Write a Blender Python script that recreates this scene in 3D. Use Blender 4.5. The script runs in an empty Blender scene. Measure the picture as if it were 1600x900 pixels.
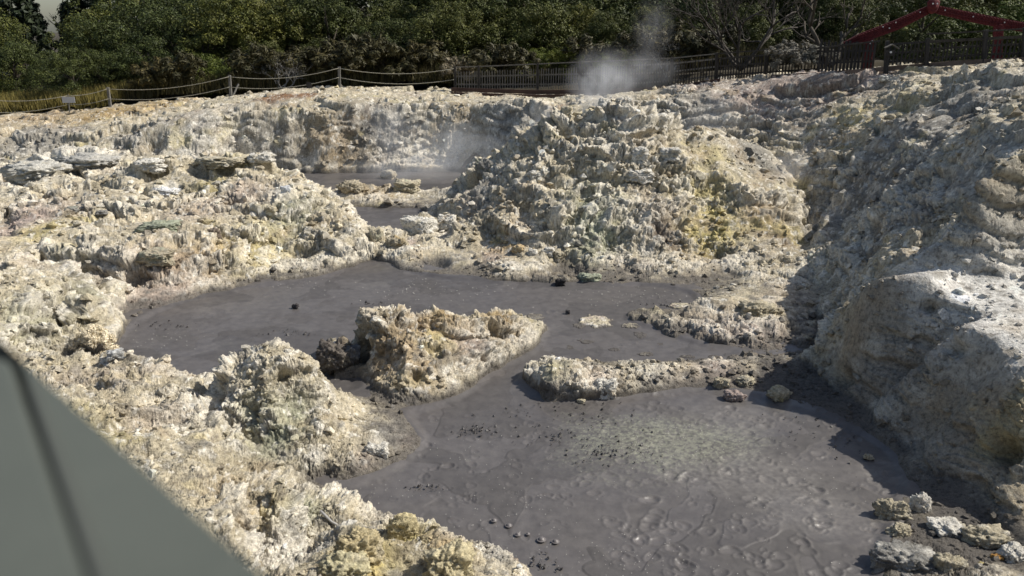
import bpy, math, random
import numpy as np
from mathutils import Vector, Matrix
from mathutils.geometry import delaunay_2d_cdt
from concurrent.futures import ThreadPoolExecutor

SC = bpy.context.scene
COL = SC.collection
R = math.radians
rnd = random.Random(11)
Q = 1.0  # tessellation quality

# ------------------------------------------------------------------ camera
H, PITCH, F = 6.0, 18.0, 1232.0
cam_d = bpy.data.cameras.new("camera")
cam = bpy.data.objects.new("camera", cam_d); COL.objects.link(cam)
cam.location = (0, 0, H); cam.rotation_euler = (R(90 - PITCH), 0, 0)
cam_d.sensor_width = 36.0; cam_d.lens = 36.0 * F / 1600.0
cam_d.clip_start = 0.02; cam_d.clip_end = 6000
cam_d.dof.use_dof = True; cam_d.dof.focus_distance = 16.0; cam_d.dof.aperture_fstop = 2.0
SC.camera = cam

# ------------------------------------------------------------------ light
SUN_EL, SUN_AZ = 45.0, 6.0               # azimuth counter-clockwise from +X
w = bpy.data.worlds.new("World"); SC.world = w; w.use_nodes = True
nt = w.node_tree; bgn = nt.nodes["Background"]
sky = nt.nodes.new("ShaderNodeTexSky"); sky.sky_type = 'NISHITA'; sky.sun_disc = False
sky.sun_elevation = R(SUN_EL); sky.sun_rotation = R(90 - SUN_AZ)
sky.air_density = 1.0; sky.dust_density = 1.6; sky.ozone_density = 1.0
nt.links.new(sky.outputs[0], bgn.inputs[0]); bgn.inputs[1].default_value = 0.095
sd = bpy.data.lights.new("sun", 'SUN'); sd.energy = 4.6; sd.angle = R(0.53); sd.color = (1.0, 0.955, 0.88)
so = bpy.data.objects.new("sun", sd); COL.objects.link(so)
sdir = Vector((math.cos(R(SUN_EL)) * math.cos(R(SUN_AZ)), math.cos(R(SUN_EL)) * math.sin(R(SUN_AZ)), math.sin(R(SUN_EL))))
so.rotation_euler = sdir.to_track_quat('Z', 'Y').to_euler()
SC.view_settings.view_transform = 'Standard'; SC.view_settings.look = 'None'
SC.view_settings.gamma = 1.0; SC.view_settings.exposure = 0.20; SC.view_settings.use_curve_mapping = False
SC.render.engine = 'CYCLES'
cy = SC.cycles
cy.max_bounces = 6; cy.diffuse_bounces = 3; cy.glossy_bounces = 2; cy.transmission_bounces = 2
cy.volume_bounces = 1; cy.transparent_max_bounces = 12; cy.use_denoising = True
cy.volume_step_rate = 1.0; cy.volume_max_steps = 128
cy.caustics_reflective = False; cy.caustics_refractive = False

# ------------------------------------------------------------------ projection helpers
SP, CP = math.sin(R(PITCH)), math.cos(R(PITCH))
def dep(py): return R(PITCH) + math.atan((py - 450.0) / F)
def Dp(px, py, Y):
    """point on the ray of a photo pixel at forward distance Y"""
    z = H - Y * math.tan(dep(py)); k = Y * CP + (H - z) * SP
    return ((px - 800.0) / F * k, Y, z)
def Zp(px, py, z=0.0):
    Y = (H - z) / math.tan(dep(py)); k = Y * CP + (H - z) * SP
    return ((px - 800.0) / F * k, Y, z)

# ------------------------------------------------------------------ noise
_rs = np.random.RandomState(5)
_perm = np.tile(_rs.permutation(256).astype(np.int32), 3)
_g = _rs.normal(size=(256, 3)).astype(np.float32); _g /= np.linalg.norm(_g, axis=1)[:, None]
_pv = _rs.rand(256, 3).astype(np.float32)
POOL = ThreadPoolExecutor(4)
def par(f, *arrs):
    sh = arrs[0].shape; fl = [np.ascontiguousarray(a, dtype=np.float32).ravel() for a in arrs]
    n = len(fl[0]); ch = max(20000, n // 24 + 1)
    jobs = [POOL.submit(f, *[a[i:i + ch] for a in fl]) for i in range(0, n, ch)]
    return np.concatenate([j.result() for j in jobs]).reshape(sh)
def _gn(x, y, z):
    xi = np.floor(x); yi = np.floor(y); zi = np.floor(z)
    fx, fy, fz = x - xi, y - yi, z - zi
    X = xi.astype(np.int32) & 255; Y = yi.astype(np.int32) & 255; Z = zi.astype(np.int32) & 255
    u = fx * fx * fx * (fx * (fx * 6 - 15) + 10); v = fy * fy * fy * (fy * (fy * 6 - 15) + 10); t = fz * fz * fz * (fz * (fz * 6 - 15) + 10)
    out = 0
    for dx in (0, 1):
        pa = _perm[X + dx]; wx = u if dx else 1 - u
        for dy in (0, 1):
            pb = _perm[(pa + Y + dy)]; wy = v if dy else 1 - v
            for dz in (0, 1):
                h = _perm[(pb + Z + dz)]; wz = t if dz else 1 - t
                g = _g[h]
                out = out + wx * wy * wz * (g[:, 0] * (fx - dx) + g[:, 1] * (fy - dy) + g[:, 2] * (fz - dz))
    return out * 1.5
def noise(x, y, z, s=1.0, seed=0.0):
    return par(lambda a, b, c: _gn(a * s + seed * 7.31, b * s - seed * 3.7, c * s + seed * 1.9), x, y, z)
def fbm(x, y, z, s=1.0, octs=4, seed=0.0, gain=0.5, mode=0):
    def f(a, b, c):
        o = 0; amp = 1.0; k = s; tot = 0
        for i in range(octs):
            n = _gn(a * k + seed * 7.31 + i * 11.3, b * k - seed * 3.7, c * k + seed * 1.9)
            if mode == 1: n = 1 - 2 * np.abs(n)      # ridged
            elif mode == 2: n = 2 * np.abs(n) - 0.6     # billowed
            o = o + n * amp; tot += amp; amp *= gain; k *= 2.03
        return o / tot
    return par(f, x, y, z)
def worley(x, y, z, s=1.0, seed=0):
    """distance to the nearest jittered cell point, and a random value of that cell"""
    def f(a, b, c):
        a = a * s + seed * 3.3; b = b * s + seed * 1.7; c = c * s
        xi = np.floor(a); yi = np.floor(b); zi = np.floor(c)
        fx, fy, fz = a - xi, b - yi, c - zi
        X = xi.astype(np.int32); Y = yi.astype(np.int32); Z = zi.astype(np.int32)
        best = np.full(a.shape, 9.0, np.float32); sec = best.copy(); bid = np.zeros(a.shape, np.int32)
        for dx in (-1, 0, 1):
            pa = _perm[(X + dx) & 255]
            for dy in (-1, 0, 1):
                pb = _perm[pa + ((Y + dy) & 255)]
                for dz in (-1, 0, 1):
                    h = _perm[pb + ((Z + dz) & 255)]; p = _pv[h]
                    d = (p[:, 0] + dx - fx) ** 2 + (p[:, 1] + dy - fy) ** 2 + (p[:, 2] + dz - fz) ** 2
                    m = d < best
                    sec = np.where(m, best, np.minimum(sec, d)); bid = np.where(m, h, bid); best = np.where(m, d, best)
        return np.stack([np.sqrt(best), np.sqrt(sec), bid / 255.0], 1).astype(np.float32)
    sh = x.shape; fl = [np.ascontiguousarray(q, dtype=np.float32).ravel() for q in (x, y, z)]
    n = len(fl[0]); ch = max(20000, n // 24 + 1)
    jobs = [POOL.submit(f, *[q[i:i + ch] for q in fl]) for i in range(0, n, ch)]
    o = np.concatenate([j.result() for j in jobs]).reshape(sh + (3,))
    return o[..., 0], o[..., 1], o[..., 2]
def sstep(a, b, x):
    t = np.clip((x - a) / (b - a), 0, 1); return t * t * (3 - 2 * t)
def blur(a, k, ax):
    """box blur applied three times"""
    k = int(k)
    if k < 1: return a
    for _ in range(3):
        p = np.concatenate([np.repeat(a.take([0], ax), k, ax), a, np.repeat(a.take([-1], ax), k, ax)], ax)
        c = np.cumsum(p, ax, dtype=np.float64); z0 = np.zeros_like(c.take([0], ax)); c = np.concatenate([z0, c], ax)
        n = a.shape[ax]; a = (c.take(range(2 * k + 1, 2 * k + 1 + n), ax) - c.take(range(0, n), ax)) / (2 * k + 1)
    return a
def inpoly(x, y, poly):
    r = np.zeros(x.shape, bool); n = len(poly); j = n - 1
    for i in range(n):
        xi, yi = poly[i][0], poly[i][1]; xj, yj = poly[j][0], poly[j][1]
        if yi != yj:
            r ^= ((yi > y) != (yj > y)) & (x < (xj - xi) * (y - yi) / (yj - yi) + xi)
        j = i
    return r

# ------------------------------------------------------------------ object helpers
def tag(o, label=None, cat=None, group=None, kind=None):
    if label: o["label"] = label
    if cat: o["category"] = cat
    if group: o["group"] = group
    if kind: o["kind"] = kind
    return o
def empty(name, loc=(0, 0, 0), rz=0.0):
    o = bpy.data.objects.new(name, None); COL.objects.link(o)
    o.location = loc; o.rotation_euler = (0, 0, rz); o.empty_display_size = 0.1
    return o
def mesh_np(name, V, Fq, mat=None, smooth=True, colors=None, extra=None, parent=None):
    me = bpy.data.meshes.new(name)
    V = np.asarray(V, np.float32); Fq = np.asarray(Fq, np.int32)
    k = Fq.shape[1]
    me.vertices.add(len(V)); me.vertices.foreach_set("co", V.ravel())
    me.loops.add(Fq.size); me.loops.foreach_set("vertex_index", Fq.ravel())
    me.polygons.add(len(Fq)); me.polygons.foreach_set("loop_start", np.arange(0, Fq.size, k, dtype=np.int32))
    me.polygons.foreach_set("use_smooth", np.full(len(Fq), smooth))
    if colors is not None:
        a = me.color_attributes.new("tint", 'FLOAT_COLOR', 'POINT')
        c = np.ones((len(V), 4), np.float32); c[:, :3] = colors; a.data.foreach_set("color", c.ravel())
    for nm, arr in (extra or {}).items():
        a = me.attributes.new(nm, 'FLOAT', 'POINT'); a.data.foreach_set("value", np.asarray(arr, np.float32))
    me.update(); me.validate()
    if mat: me.materials.append(mat)
    o = bpy.data.objects.new(name, me); COL.objects.link(o)
    if parent: o.parent = parent
    return o
def grid_mesh(name, P, keep, mat, colors=None, extra=None):
    """one object from the kept quads of a (rows, cols, 3) grid"""
    nr, nc = P.shape[:2]
    idx = np.arange(nr * nc, dtype=np.int32).reshape(nr, nc)
    q = np.stack([idx[:-1, :-1], idx[:-1, 1:], idx[1:, 1:], idx[1:, :-1]], -1)[keep]
    used = np.zeros(nr * nc, bool); used[q.ravel()] = True
    mp = np.cumsum(used).astype(np.int32) - 1
    ex = {k: v.reshape(-1)[used] for k, v in (extra or {}).items()}
    return mesh_np(name, P.reshape(-1, 3)[used], mp[q], mat, True, None if colors is None else colors.reshape(-1, 3)[used], ex)

class MB:
    """collects simple shapes into ONE mesh"""
    def __init__(s): s.v = []; s.f = []
    def add(s, vs, fs):
        b = len(s.v); s.v += [tuple(v) for v in vs]; s.f += [tuple(b + i for i in f) for f in fs]
    def box(s, c, size, rot=None, taper=1.0):
        x, y, z = [k / 2 for k in size]
        vs = [Vector((sx * x * (taper if sz > 0 else 1), sy * y * (taper if sz > 0 else 1), sz * z)) for sx in (-1, 1) for sy in (-1, 1) for sz in (-1, 1)]
        if rot is not None: vs = [rot @ v for v in vs]
        vs = [v + Vector(c) for v in vs]
        s.add(vs, [(0, 1, 3, 2), (4, 6, 7, 5), (0, 4, 5, 1), (2, 3, 7, 6), (0, 2, 6, 4), (1, 5, 7, 3)])
    def bar(s, a, b, wd, ht):
        a, b = Vector(a), Vector(b); d = (b - a).normalized()
        up = Vector((0, 0, 1)) if abs(d.z) < .9 else Vector((0, 1, 0))
        sx = d.cross(up).normalized(); uz = sx.cross(d).normalized()
        vs = [p + sx * i * wd / 2 + uz * j * ht / 2 for p in (a, b) for i, j in ((-1, -1), (1, -1), (1, 1), (-1, 1))]
        s.add(vs, [(0, 1, 2, 3), (7, 6, 5, 4), (0, 4, 5, 1), (1, 5, 6, 2), (2, 6, 7, 3), (3, 7, 4, 0)])
    def tube(s, pts, rad, n=6):
        pts = [Vector(p) for p in pts]; rads = rad if isinstance(rad, (list, tuple)) else [rad] * len(pts)
        rings = []; b0 = len(s.v)
        for i, p in enumerate(pts):
            d = (pts[min(i + 1, len(pts) - 1)] - pts[max(i - 1, 0)]).normalized()
            up = Vector((0, 0, 1)) if abs(d.z) < .95 else Vector((1, 0, 0))
            sx = d.cross(up).normalized(); uz = sx.cross(d)
            for k in range(n):
                a = 2 * math.pi * k / n
                s.v.append(tuple(p + (sx * math.cos(a) + uz * math.sin(a)) * rads[i]))
        for i in range(len(pts) - 1):
            for k in range(n):
                a = b0 + i * n + k; b = b0 + i * n + (k + 1) % n
                s.f.append((a, b, b + n, a + n))
        s.f.append(tuple(b0 + k for k in range(n))[::-1]); e = b0 + (len(pts) - 1) * n
        s.f.append(tuple(e + k for k in range(n)))
    def build(s, name, mat, parent=None, smooth=False, bevel=0):
        me = bpy.data.meshes.new(name); me.from_pydata(s.v, [], s.f); me.update()
        if smooth: me.polygons.foreach_set("use_smooth", [True] * len(me.polygons))
        if mat: me.materials.append(mat)
        o = bpy.data.objects.new(name, me); COL.objects.link(o)
        if parent: o.parent = parent
        if bevel:
            m = o.modifiers.new("bevel", 'BEVEL'); m.width = bevel; m.segments = 2; m.limit_method = 'ANGLE'
        return o
def copy_tree(o, parent=None):
    c = o.copy(); COL.objects.link(c)
    if parent is not None: c.parent = parent
    for ch in list(o.children): copy_tree(ch, c)
    return c

# ------------------------------------------------------------------ materials
def new_mat(name, rough=0.9, spec=0.3):
    m = bpy.data.materials.new(name); m.use_nodes = True; t = m.node_tree
    b = t.nodes["Principled BSDF"]; b.inputs["Roughness"].default_value = rough
    b.inputs["Specular IOR Level"].default_value = spec
    return m, t, b
def N(t, kind, **kw):
    n = t.nodes.new(kind)
    for k, v in kw.items():
        if k in n.inputs: n.inputs[k].default_value = v
        else: setattr(n, k, v)
    return n
def ramp(t, fac, stops):
    r = t.nodes.new("ShaderNodeValToRGB"); t.links.new(fac, r.inputs[0]); e = r.color_ramp.elements
    while len(e) < len(stops): e.new(0.5)
    for i, (p, c) in enumerate(stops): e[i].position = p; e[i].color = c if len(c) == 4 else (*c, 1)
    return r.outputs[0]
def mix(t, a, b, fac, mode='MIX'):
    n = t.nodes.new("ShaderNodeMix"); n.data_type = 'RGBA'; n.blend_type = mode
    for sock, v in ((n.inputs[0], fac), (n.inputs[6], a), (n.inputs[7], b)):
        if hasattr(v, "links"): t.links.new(v, sock)
        else: sock.default_value = v if not isinstance(v, tuple) or len(v) == 4 else (*v, 1)
    return n.outputs[2]
def tex(t, scale, detail=4, rough=0.55, dist=0.0, coord=None, kind="ShaderNodeTexNoise"):
    n = t.nodes.new(kind); n.inputs["Scale"].default_value = scale
    if "Detail" in n.inputs: n.inputs["Detail"].default_value = detail
    if "Roughness" in n.inputs: n.inputs["Roughness"].default_value = rough
    if dist and "Distortion" in n.inputs: n.inputs["Distortion"].default_value = dist
    if coord: t.links.new(coord, n.inputs["Vector"])
    return n
def ocoord(t, kind="Object"): return t.nodes.new("ShaderNodeTexCoord").outputs[kind]
def simple_mat(name, c1, c2, scale=3.0, rough=0.85, bump=0.0, bscale=40.0, stretch=None, spec=0.3):
    m, t, b = new_mat(name, rough, spec); co = ocoord(t)
    if stretch:
        mp = t.nodes.new("ShaderNodeMapping"); mp.inputs["Scale"].default_value = stretch; t.links.new(co, mp.inputs[0]); co = mp.outputs[0]
    n = tex(t, scale, 5, 0.6, coord=co)
    t.links.new(ramp(t, n.outputs[0], [(0.3, c1), (0.7, c2)]), b.inputs["Base Color"])
    if bump:
        n2 = tex(t, bscale, 4, 0.6, coord=co); bp = N(t, "ShaderNodeBump", Strength=bump, Distance=0.02)
        t.links.new(n2.outputs[0], bp.inputs["Height"]); t.links.new(bp.outputs[0], b.inputs["Normal"])
    return m
# ================================================================== THE TERRAIN
# height control points read off the place: shore lines, crests, cliff tops and cliff feet
CPTS = []
def chain(pts, closed=False, step=0.25):
    pts = list(pts) + ([pts[0]] if closed else [])
    for a, b in zip(pts[:-1], pts[1:]):
        n = max(1, int(math.dist(a[:2], b[:2]) / step))
        for i in range(n):
            t = i / n; CPTS.append(tuple(a[k] + (b[k] - a[k]) * t for k in range(3)))
    if not closed: CPTS.append(tuple(pts[-1]))
def DC(*p, step=0.25): chain([Dp(*q) for q in p], step=step)
def ZC(*p, step=0.25): chain([Zp(*q) for q in p], step=step)
def DPTS(*p):
    for q in p: CPTS.append(Dp(*q))
def ZPTS(*p):
    for q in p: CPTS.append(Zp(*q))
def WPTS(*p): CPTS.extend(p)

MAIN = [Zp(*p) for p in [(140,562),(172,545),(186,522),(200,506),(230,490),(280,470),(330,456),(390,447),(430,441),(480,433),(530,424),(560,412),(590,408),(625,416),
    (660,426),(700,433),(740,433),(790,441),(830,438),(870,444),(910,439),(950,444),(1000,441),(1050,447),(1090,455),(1095,472),(1100,482),(1075,490),(1040,484),(985,487),
    (978,496),(1000,506),(1045,515),(1070,530),(1120,540),(1190,546),(1185,556),(1140,561),(1080,566),(1010,569),(950,574),(900,563),(862,566),(842,580),(806,588),(812,596),(838,604),
    (842,622),(870,627),(930,622),(1000,613),(1080,602),(1130,607),(1180,612),(1215,625),(1260,640),(1330,665),(1385,690),(1410,712),(1422,745),(1440,757),(1415,770),(1392,792),(1400,830),(1385,850),(1375,880),(1385,905),(1420,960),(1440,1050),
    (1000,1120),(860,960),(830,905),(800,890),(740,868),(680,846),(600,825),(545,802),(528,785),(480,768),(462,760),(490,748),(520,751),(560,748),(600,736),(640,713),
    (662,690),(640,657),(600,634),(560,626),(510,619),(500,606),(470,600),(400,606),(350,618),(300,606),(230,590),(150,582),(100,578)]]
ISLAND = [Zp(*p) for p in [(500,573),(552,562),(575,577),(558,600),(590,618),(650,638),(700,625),(735,605),(765,577),(805,561),(836,545),(846,520),(850,503),(820,500),(760,514),(680,528),(600,535),(540,538),(505,545),(488,560)]]
POOL2 = [Zp(*p) for p in [(515,330),(540,324),(600,324),(660,325),(668,335),(655,350),(645,364),(610,372),(570,372),(530,360),(500,345)]]
POOL3 = [Zp(*p) for p in [(380,268),(450,267),(520,271),(600,269),(650,268),(745,264),(775,272),(740,285),(700,300),(660,304),(600,306),(540,304),(490,298),(420,290)]]
chain(MAIN, True); chain(ISLAND, True, 0.15); chain(POOL2, True); chain(POOL3, True)

# --- foreground left bank
DC((30,556,12.6),(60,563,12.5),(120,560,12.6),(190,554,12.7),(250,568,12.3),(300,590,11.7),(335,606,11.3))
DPTS((100,600,11.2),(160,640,10.2),(230,640,10.3),(300,660,9.9),(200,700,9.0),(300,730,8.7),(250,780,7.8),(350,800,7.5),(300,860,6.7),(400,760,8.2),(380,840,7.2),(450,890,6.4))
DC((316,650,10.1),(330,622,10.9),(345,605,11.2))                       # cleft beside the block
DC((350,566,11.2),(370,545,11.35),(410,534,11.45),(450,543,11.4),(488,549,11.35),(499,580,11.2))   # block crest
DC((350,600,10.85),(400,612,10.7),(450,622,10.55),(494,630,10.65)); DPTS((430,560,11.2))
ZPTS((345,665,.42),(400,690,.38),(450,700,.36),(328,640,.3),(334,622,.28))
DC((500,628,12.0),(540,634,11.85),(580,640,11.7),(600,655,11.4)); DPTS((560,670,10.9),(620,690,10.65),(520,660,11.0),(590,715,10.15))
DC((500,680,10.4),(490,720,9.8),(510,738,9.72),(550,740,9.7)); DPTS((470,660,10.8),(440,730,9.6),(420,770,8.9))
ZPTS((450,765,.12),(430,762,.5),(400,745,.75))
DC((400,772,8.4),(450,762,8.35),(500,775,8.25),(535,795,8.1),(545,812,7.9)); ZC((400,830,.5),(440,845,.45),(490,840,.35),(500,826,.3))
ZPTS((440,870,.35),(420,890,.4),(480,880,.4))
DC((510,860,7.1),(530,830,7.4),(580,815,7.65),(600,822,7.6),(632,812,7.7),(660,832,7.5),(720,850,7.35),(736,872,7.1))
DPTS((520,895,6.6),(600,860,7.0),(680,880,6.9),(640,898,6.6)); ZPTS((770,878,.22),(790,898,.15),(740,900,.35),(700,940,.7))
# --- left lower bank and its hollow
DC((190,505,16.3),(165,470,15.6),(140,445,16.0),(100,432,16.4)); DC((0,445,15.0),(60,440,15.4),(120,450,15.2),(150,470,15.0))
DPTS((0,500,13.9),(60,500,14.3),(100,480,14.6)); ZC((40,556,.1),(80,560,.08),(105,545,.06),(100,520,.15),(120,498,.25),(160,492,.25),(185,500,.1)); ZPTS((0,556,.5),(0,580,.7))
# --- left bank
DC((95,372,18.8),(140,380,18.6),(200,388,18.2),(260,384,18.6),(300,372,19.2),(345,362,19.9)); ZC((100,420,.42),(150,432,.32),(200,445,.22),(250,452,.2),(300,440,.25),(350,425,.3))
DPTS((0,370,19.6),(50,365,19.9),(0,330,22),(100,330,21.6),(200,340,21),(300,345,20.6),(0,290,25.5),(100,290,25),(200,290,24.4),(300,300,23.6),(400,290,23.8),(430,320,22.2),(350,320,22.4),
     (360,390,20.2),(420,400,20.6),(400,360,20.8),(450,300,23.4),(480,400,20.7),(0,410,17.6),(60,410,17.4))
DC((440,335,21.8),(470,322,22.2),(520,325,22.3),(545,340,22.0)); DC((450,365,21.4),(500,370,21.2),(540,372,21.0)); 
DC((555,345,21.8),(575,360,21.9),(590,350,21.9),(600,374,21.7),(612,385,21.4)); DC((620,380,21.6),(640,376,21.6),(648,385,21.3)); DPTS((590,390,20.9),(630,402,20.6),(540,400,20.5))
DC((225,252,25.6),(300,241,26),(360,240,26),(415,236,26),(435,252,25.8),(455,270,25.4),(500,288,24.8),(525,305,24.2),(545,322,23.4)); DC((230,274,25.3),(310,268,25.5),(340,256,25.8),(400,262,25.5),(430,275,25.2))
DC((0,268,28),(60,245,28.4),(110,228,28.8),(150,228,28.8),(210,245,28.2)); DC((0,280,27.6),(60,262,27.8),(120,252,28),(200,268,27.4))
WPTS((-9,29,.6),(-6,29,.4),(-14,31.5,.8),(-20,31,.9))
# --- far wall
DC((-80,212,36),(0,207,36),(60,203,36),(110,208,36),(160,205,35.6),(220,208,35.2),(240,195,35.4),(300,180,35.8),(360,170,36),(430,163,36.3),(500,160,36.6),(560,160,36.8),(640,166,37),(700,165,37),(742,165,36.6),(800,155,36),(850,158,35.5),(878,165,35))
DC((-80,240,35.4),(0,236,35.2),(60,232,35.2),(110,236,35),(170,232,34.8),(220,248,34.2),(300,250,34.2),(360,258,34),(430,262,34.2)); 
DC((700,262,36.2),(738,245,36)); DC((742,240,34.4),(800,228,33.4),(850,210,32.5)); DC((744,172,36),(742,200,35.2))
DPTS((300,215,35),(400,205,35.3),(500,205,35.8),(600,210,36.2),(660,215,36.6))
DC((-80,185,44),(0,176,43.5),(100,172,43.5),(200,160,43.5),(300,149,43.5),(360,146,43),(450,135,43),(530,129,43),(600,132,43),(700,135,42.5),(800,145,41),(860,155,39),(900,150,39),(1010,142,37.5),(1040,134,36.8),(1130,122,35.2),(1200,118,33.6),(1290,110,31.4),(1400,103,29.8),(1600,92,28.4),(1750,88,28))
DPTS((100,190,40),(300,165,40),(500,145,40),(650,150,40),(420,155,38.5))
DC((892,172,33.5),(870,200,31.5),(845,235,30.5)); DPTS((930,170,33),(960,170,32.5))
# --- behind the mound and the right far slope
DC((1012,162,32.5),(1060,152,32.2),(1110,158,31.5),(1150,152,31.5),(1195,155,31.2)); DC((1030,196,31.7),(1080,200,31.2),(1120,205,30.8),(1170,195,30.8),(1205,185,30.8))
DC((1185,137,32.2),(1240,134,31.2),(1300,127,30.2),(1370,118,29.4),(1420,112,28.8)); DC((1190,149,31.9),(1240,151,30.9),(1290,146,29.9),(1340,136,29.3),(1400,128,28.6))
DPTS((1120,140,33),(1080,145,33.5),(1250,180,29.2),(1300,165,28.8),(1200,212,29.2),(1130,222,29),(1160,235,28.3),(1060,215,30))
DC((1175,225,28.6),(1215,215,28.2),(1260,205,28),(1290,190,28)); DC((1190,252,27.4),(1215,272,26.6),(1240,262,27.2))
DC((1130,215,28.6),(1200,248,27),(1243,288,25.3),(1266,332,22.9),(1268,400,20.0)); ZC((1268,430,.2),(1272,470,.1),(1288,520,.06),(1300,565,.05))
# --- the mound
DC((692,322,26.5),(700,312,27),(738,268,27.2),(748,246,27),(760,240,26.6),(795,232,26),(830,203,25.6),(855,186,25.3),(885,173,25.2),(925,168,25),(948,152,25),(975,150,25),(995,160,25.2),(1015,172,25.4),(1060,194,25.6),(1120,206,25.8),(1180,232,25.8),(1225,270,25),(1250,300,24))
WPTS((2.2,28.8,1.6),(0,28.5,1.2),(5,29.5,1.9),(-2,29.5,.5))
DPTS((700,390,21.2),(760,390,21.3),(760,330,22.6),(800,290,23.2),(850,250,23.6),(920,250,23.3),(900,210,24.2),(980,200,24),(1050,240,23.6),(1000,280,22.7),(920,300,22.3),(840,330,21.8),(1130,270,23.4),(1200,320,22.2),
     (1100,330,22.3),(900,345,21.2),(960,340,21.5),(820,400,20.3),(900,400,20.3),(1000,400,20.35),(1060,400,20.5),(1020,350,21.4),(1100,390,20.7),(1180,380,20.7),(1150,430,19.4),(1230,370,20.8),(1220,430,18.9),(940,400,20.5))
DC((660,340,23.2),(668,332,23.6),(690,338,23.5),(700,362,22.9)); ZC((652,366,.35),(700,376,.4),(650,400,.2))
DC((1010,366,20.9),(990,390,20.7),(975,420,20.0)); DC((880,330,21.4),(870,370,20.9),(860,410,20.2))
ZPTS((1130,460,.35),(1200,470,.25),(1180,490,.18),(1110,470,.4),(1150,500,.12),(1230,510,.08),(1250,540,.05),(1160,478,.45))
# divider between the far pools
DC((515,300,30),(540,287,30),(570,289,29.8),(600,283,29.7),(640,296,29.5),(660,305,29.2),(685,322,28)); DC((530,312,28.7),(600,306,28.7),(650,312,28.5))
# --- low ridges
ZC((850,566,.35),(872,562,.6),(910,570,.5),(960,580,.3),(1000,574,.28),(1060,576,.22),(1120,572,.16),(1180,570,.1),(1240,562,.06)); ZPTS((860,600,.3),(940,600,.18),(1020,598,.12),(1240,600,.03),(1280,625,.05),(1200,580,.05))
ZC((1000,494,.08),(1060,506,.11),(1120,518,.13),(1180,522,.14),(1240,528,.13),(1280,545,.1)); ZC((1060,496,.09),(1130,505,.12),(1200,508,.15))
# --- the island
DC((520,520,13.9),(535,480,13.75),(560,464,13.9),(590,470,13.9),(610,478,13.9),(650,488,14.0),(700,490,14.3),(740,482,14.7),(780,478,15.0),(800,492,15.2),(820,498,15.5))
DC((572,550,13.45),(578,520,13.4),(590,500,13.4)); DPTS((640,520,13.2),(700,540,13.2),(760,520,14.1),(640,580,12.5),(700,590,12.6),(590,590,12.9),(800,520,14.5),(780,540,14.2))
DC((500,540,14.0),(515,530,14.1),(530,545,14.0))
# --- the right slope
DPTS((1300,250,24.6),(1300,300,23.6),(1320,380,20.0),(1320,450,17.3),(1310,520,15.4),(1350,200,25.2),(1400,250,21.3),(1400,330,17.9),(1390,390,15.0),(1380,170,26.4),(1340,160,28),(1330,320,21.6),(1360,350,18.9),
     (1500,200,20.0),(1494,300,16.2),(1490,380,13.4),(1600,150,19),(1600,190,15.5),(1550,180,17),(1440,220,21.6),(1450,340,16.1),(1290,360,20.6))
DC((1420,145,26.2),(1445,132,25.6),(1480,128,25),(1530,112,24.2),(1560,100,24),(1600,103,23),(1750,110,21))
DC((1318,500,14.0),(1326,462,13.5),(1345,438,12.85),(1370,430,12.45),(1410,424,12.3),(1450,426,12.15),(1472,452,11.95))
ZC((1306,578,.12),(1316,600,.12),(1342,622,.14),(1380,630,.2),(1420,634,.3),(1434,628,.35)); ZPTS((1400,680,.15),(1425,715,.15),(1360,655,.1))
# pinnacle, its ledge and the blocks below
DC((1506,450,12.3),(1508,420,12.65),(1512,340,13.0),(1526,262,13.15),(1540,218,13.25),(1570,210,13.3),(1620,205,13.4),(1670,215,13.5)); DC((1492,430,13.4),(1494,340,14.9),(1510,262,16.2))
DC((1530,300,13.05),(1600,300,13.15)); chain([Zp(1505,462,1.98),Zp(1560,436,2.12),Zp(1600,404,2.35),Zp(1650,385,2.5)]); chain([Zp(1484,500,1.88),Zp(1510,515,1.86),Zp(1550,525,1.86),Zp(1600,520,1.9),Zp(1680,510,1.95)]); ZPTS((1540,490,1.93),(1590,480,2.0),(1650,470,2.05))
DC((1436,560,11.35),(1440,600,11.0),(1436,660,10.7)); DC((1470,560,11.05),(1490,600,10.7),(1500,640,10.35))
ZC((1432,690,.15),(1440,720,.15),(1470,742,.18),(1520,735,.3),(1560,740,.4),(1565,770,.25),(1600,795,.22)); 
DC((1545,590,9.9),(1575,568,9.9),(1600,575,9.7),(1680,570,9.5)); DC((1530,640,9.8),(1540,690,9.55)); DC((1572,640,9.4),(1585,700,9.1),(1580,760,8.75)); DPTS((1600,650,9.0),(1600,740,8.6))
ZPTS((1470,790,.06),(1520,800,.06),(1570,830,.05),(1500,860,.06),(1600,880,.08),(1440,800,.05),(1600,1000,.4),(1450,1000,.05))
# outside the picture; unseen ground right of the ledge shaped low to admit sun
WPTS((8.3,10.4,1.95),(8.6,11.2,2.0),(9.3,11.6,2.3),(10.5,12.2,2.9),(12,13,3.2),(13.5,11.5,3.1),(8.2,9.2,1.9),(10.4,14.1,4.2),(12,15,4.6),(12,10,3.2),(10,7,2.8),(9,4,2.8),(16,14,5.2),(22,20,5.4),(30,28,5.4),(42,42,5.4),(55,62,6),(-12,9,1.6),(-14,14,1.6),(-22,20,1.4),(-30,28,1.3),(-42,36,1.5),(-58,44,1.8),(-70,62,2),
     (-7,4,2.8),(-12,3,3),(-30,3,3),(-60,3,3),(0,3.2,2.2),(4,3,1.5),(10,2,3),(40,2,5),(60,20,6),(70,62,6),(0,62,4),(-30,62,3),(30,62,5.5),(-25,52,2.6),(0,52,3.7),(25,50,5.2),(12,45,4.2),(-12,50,3.2))

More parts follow.
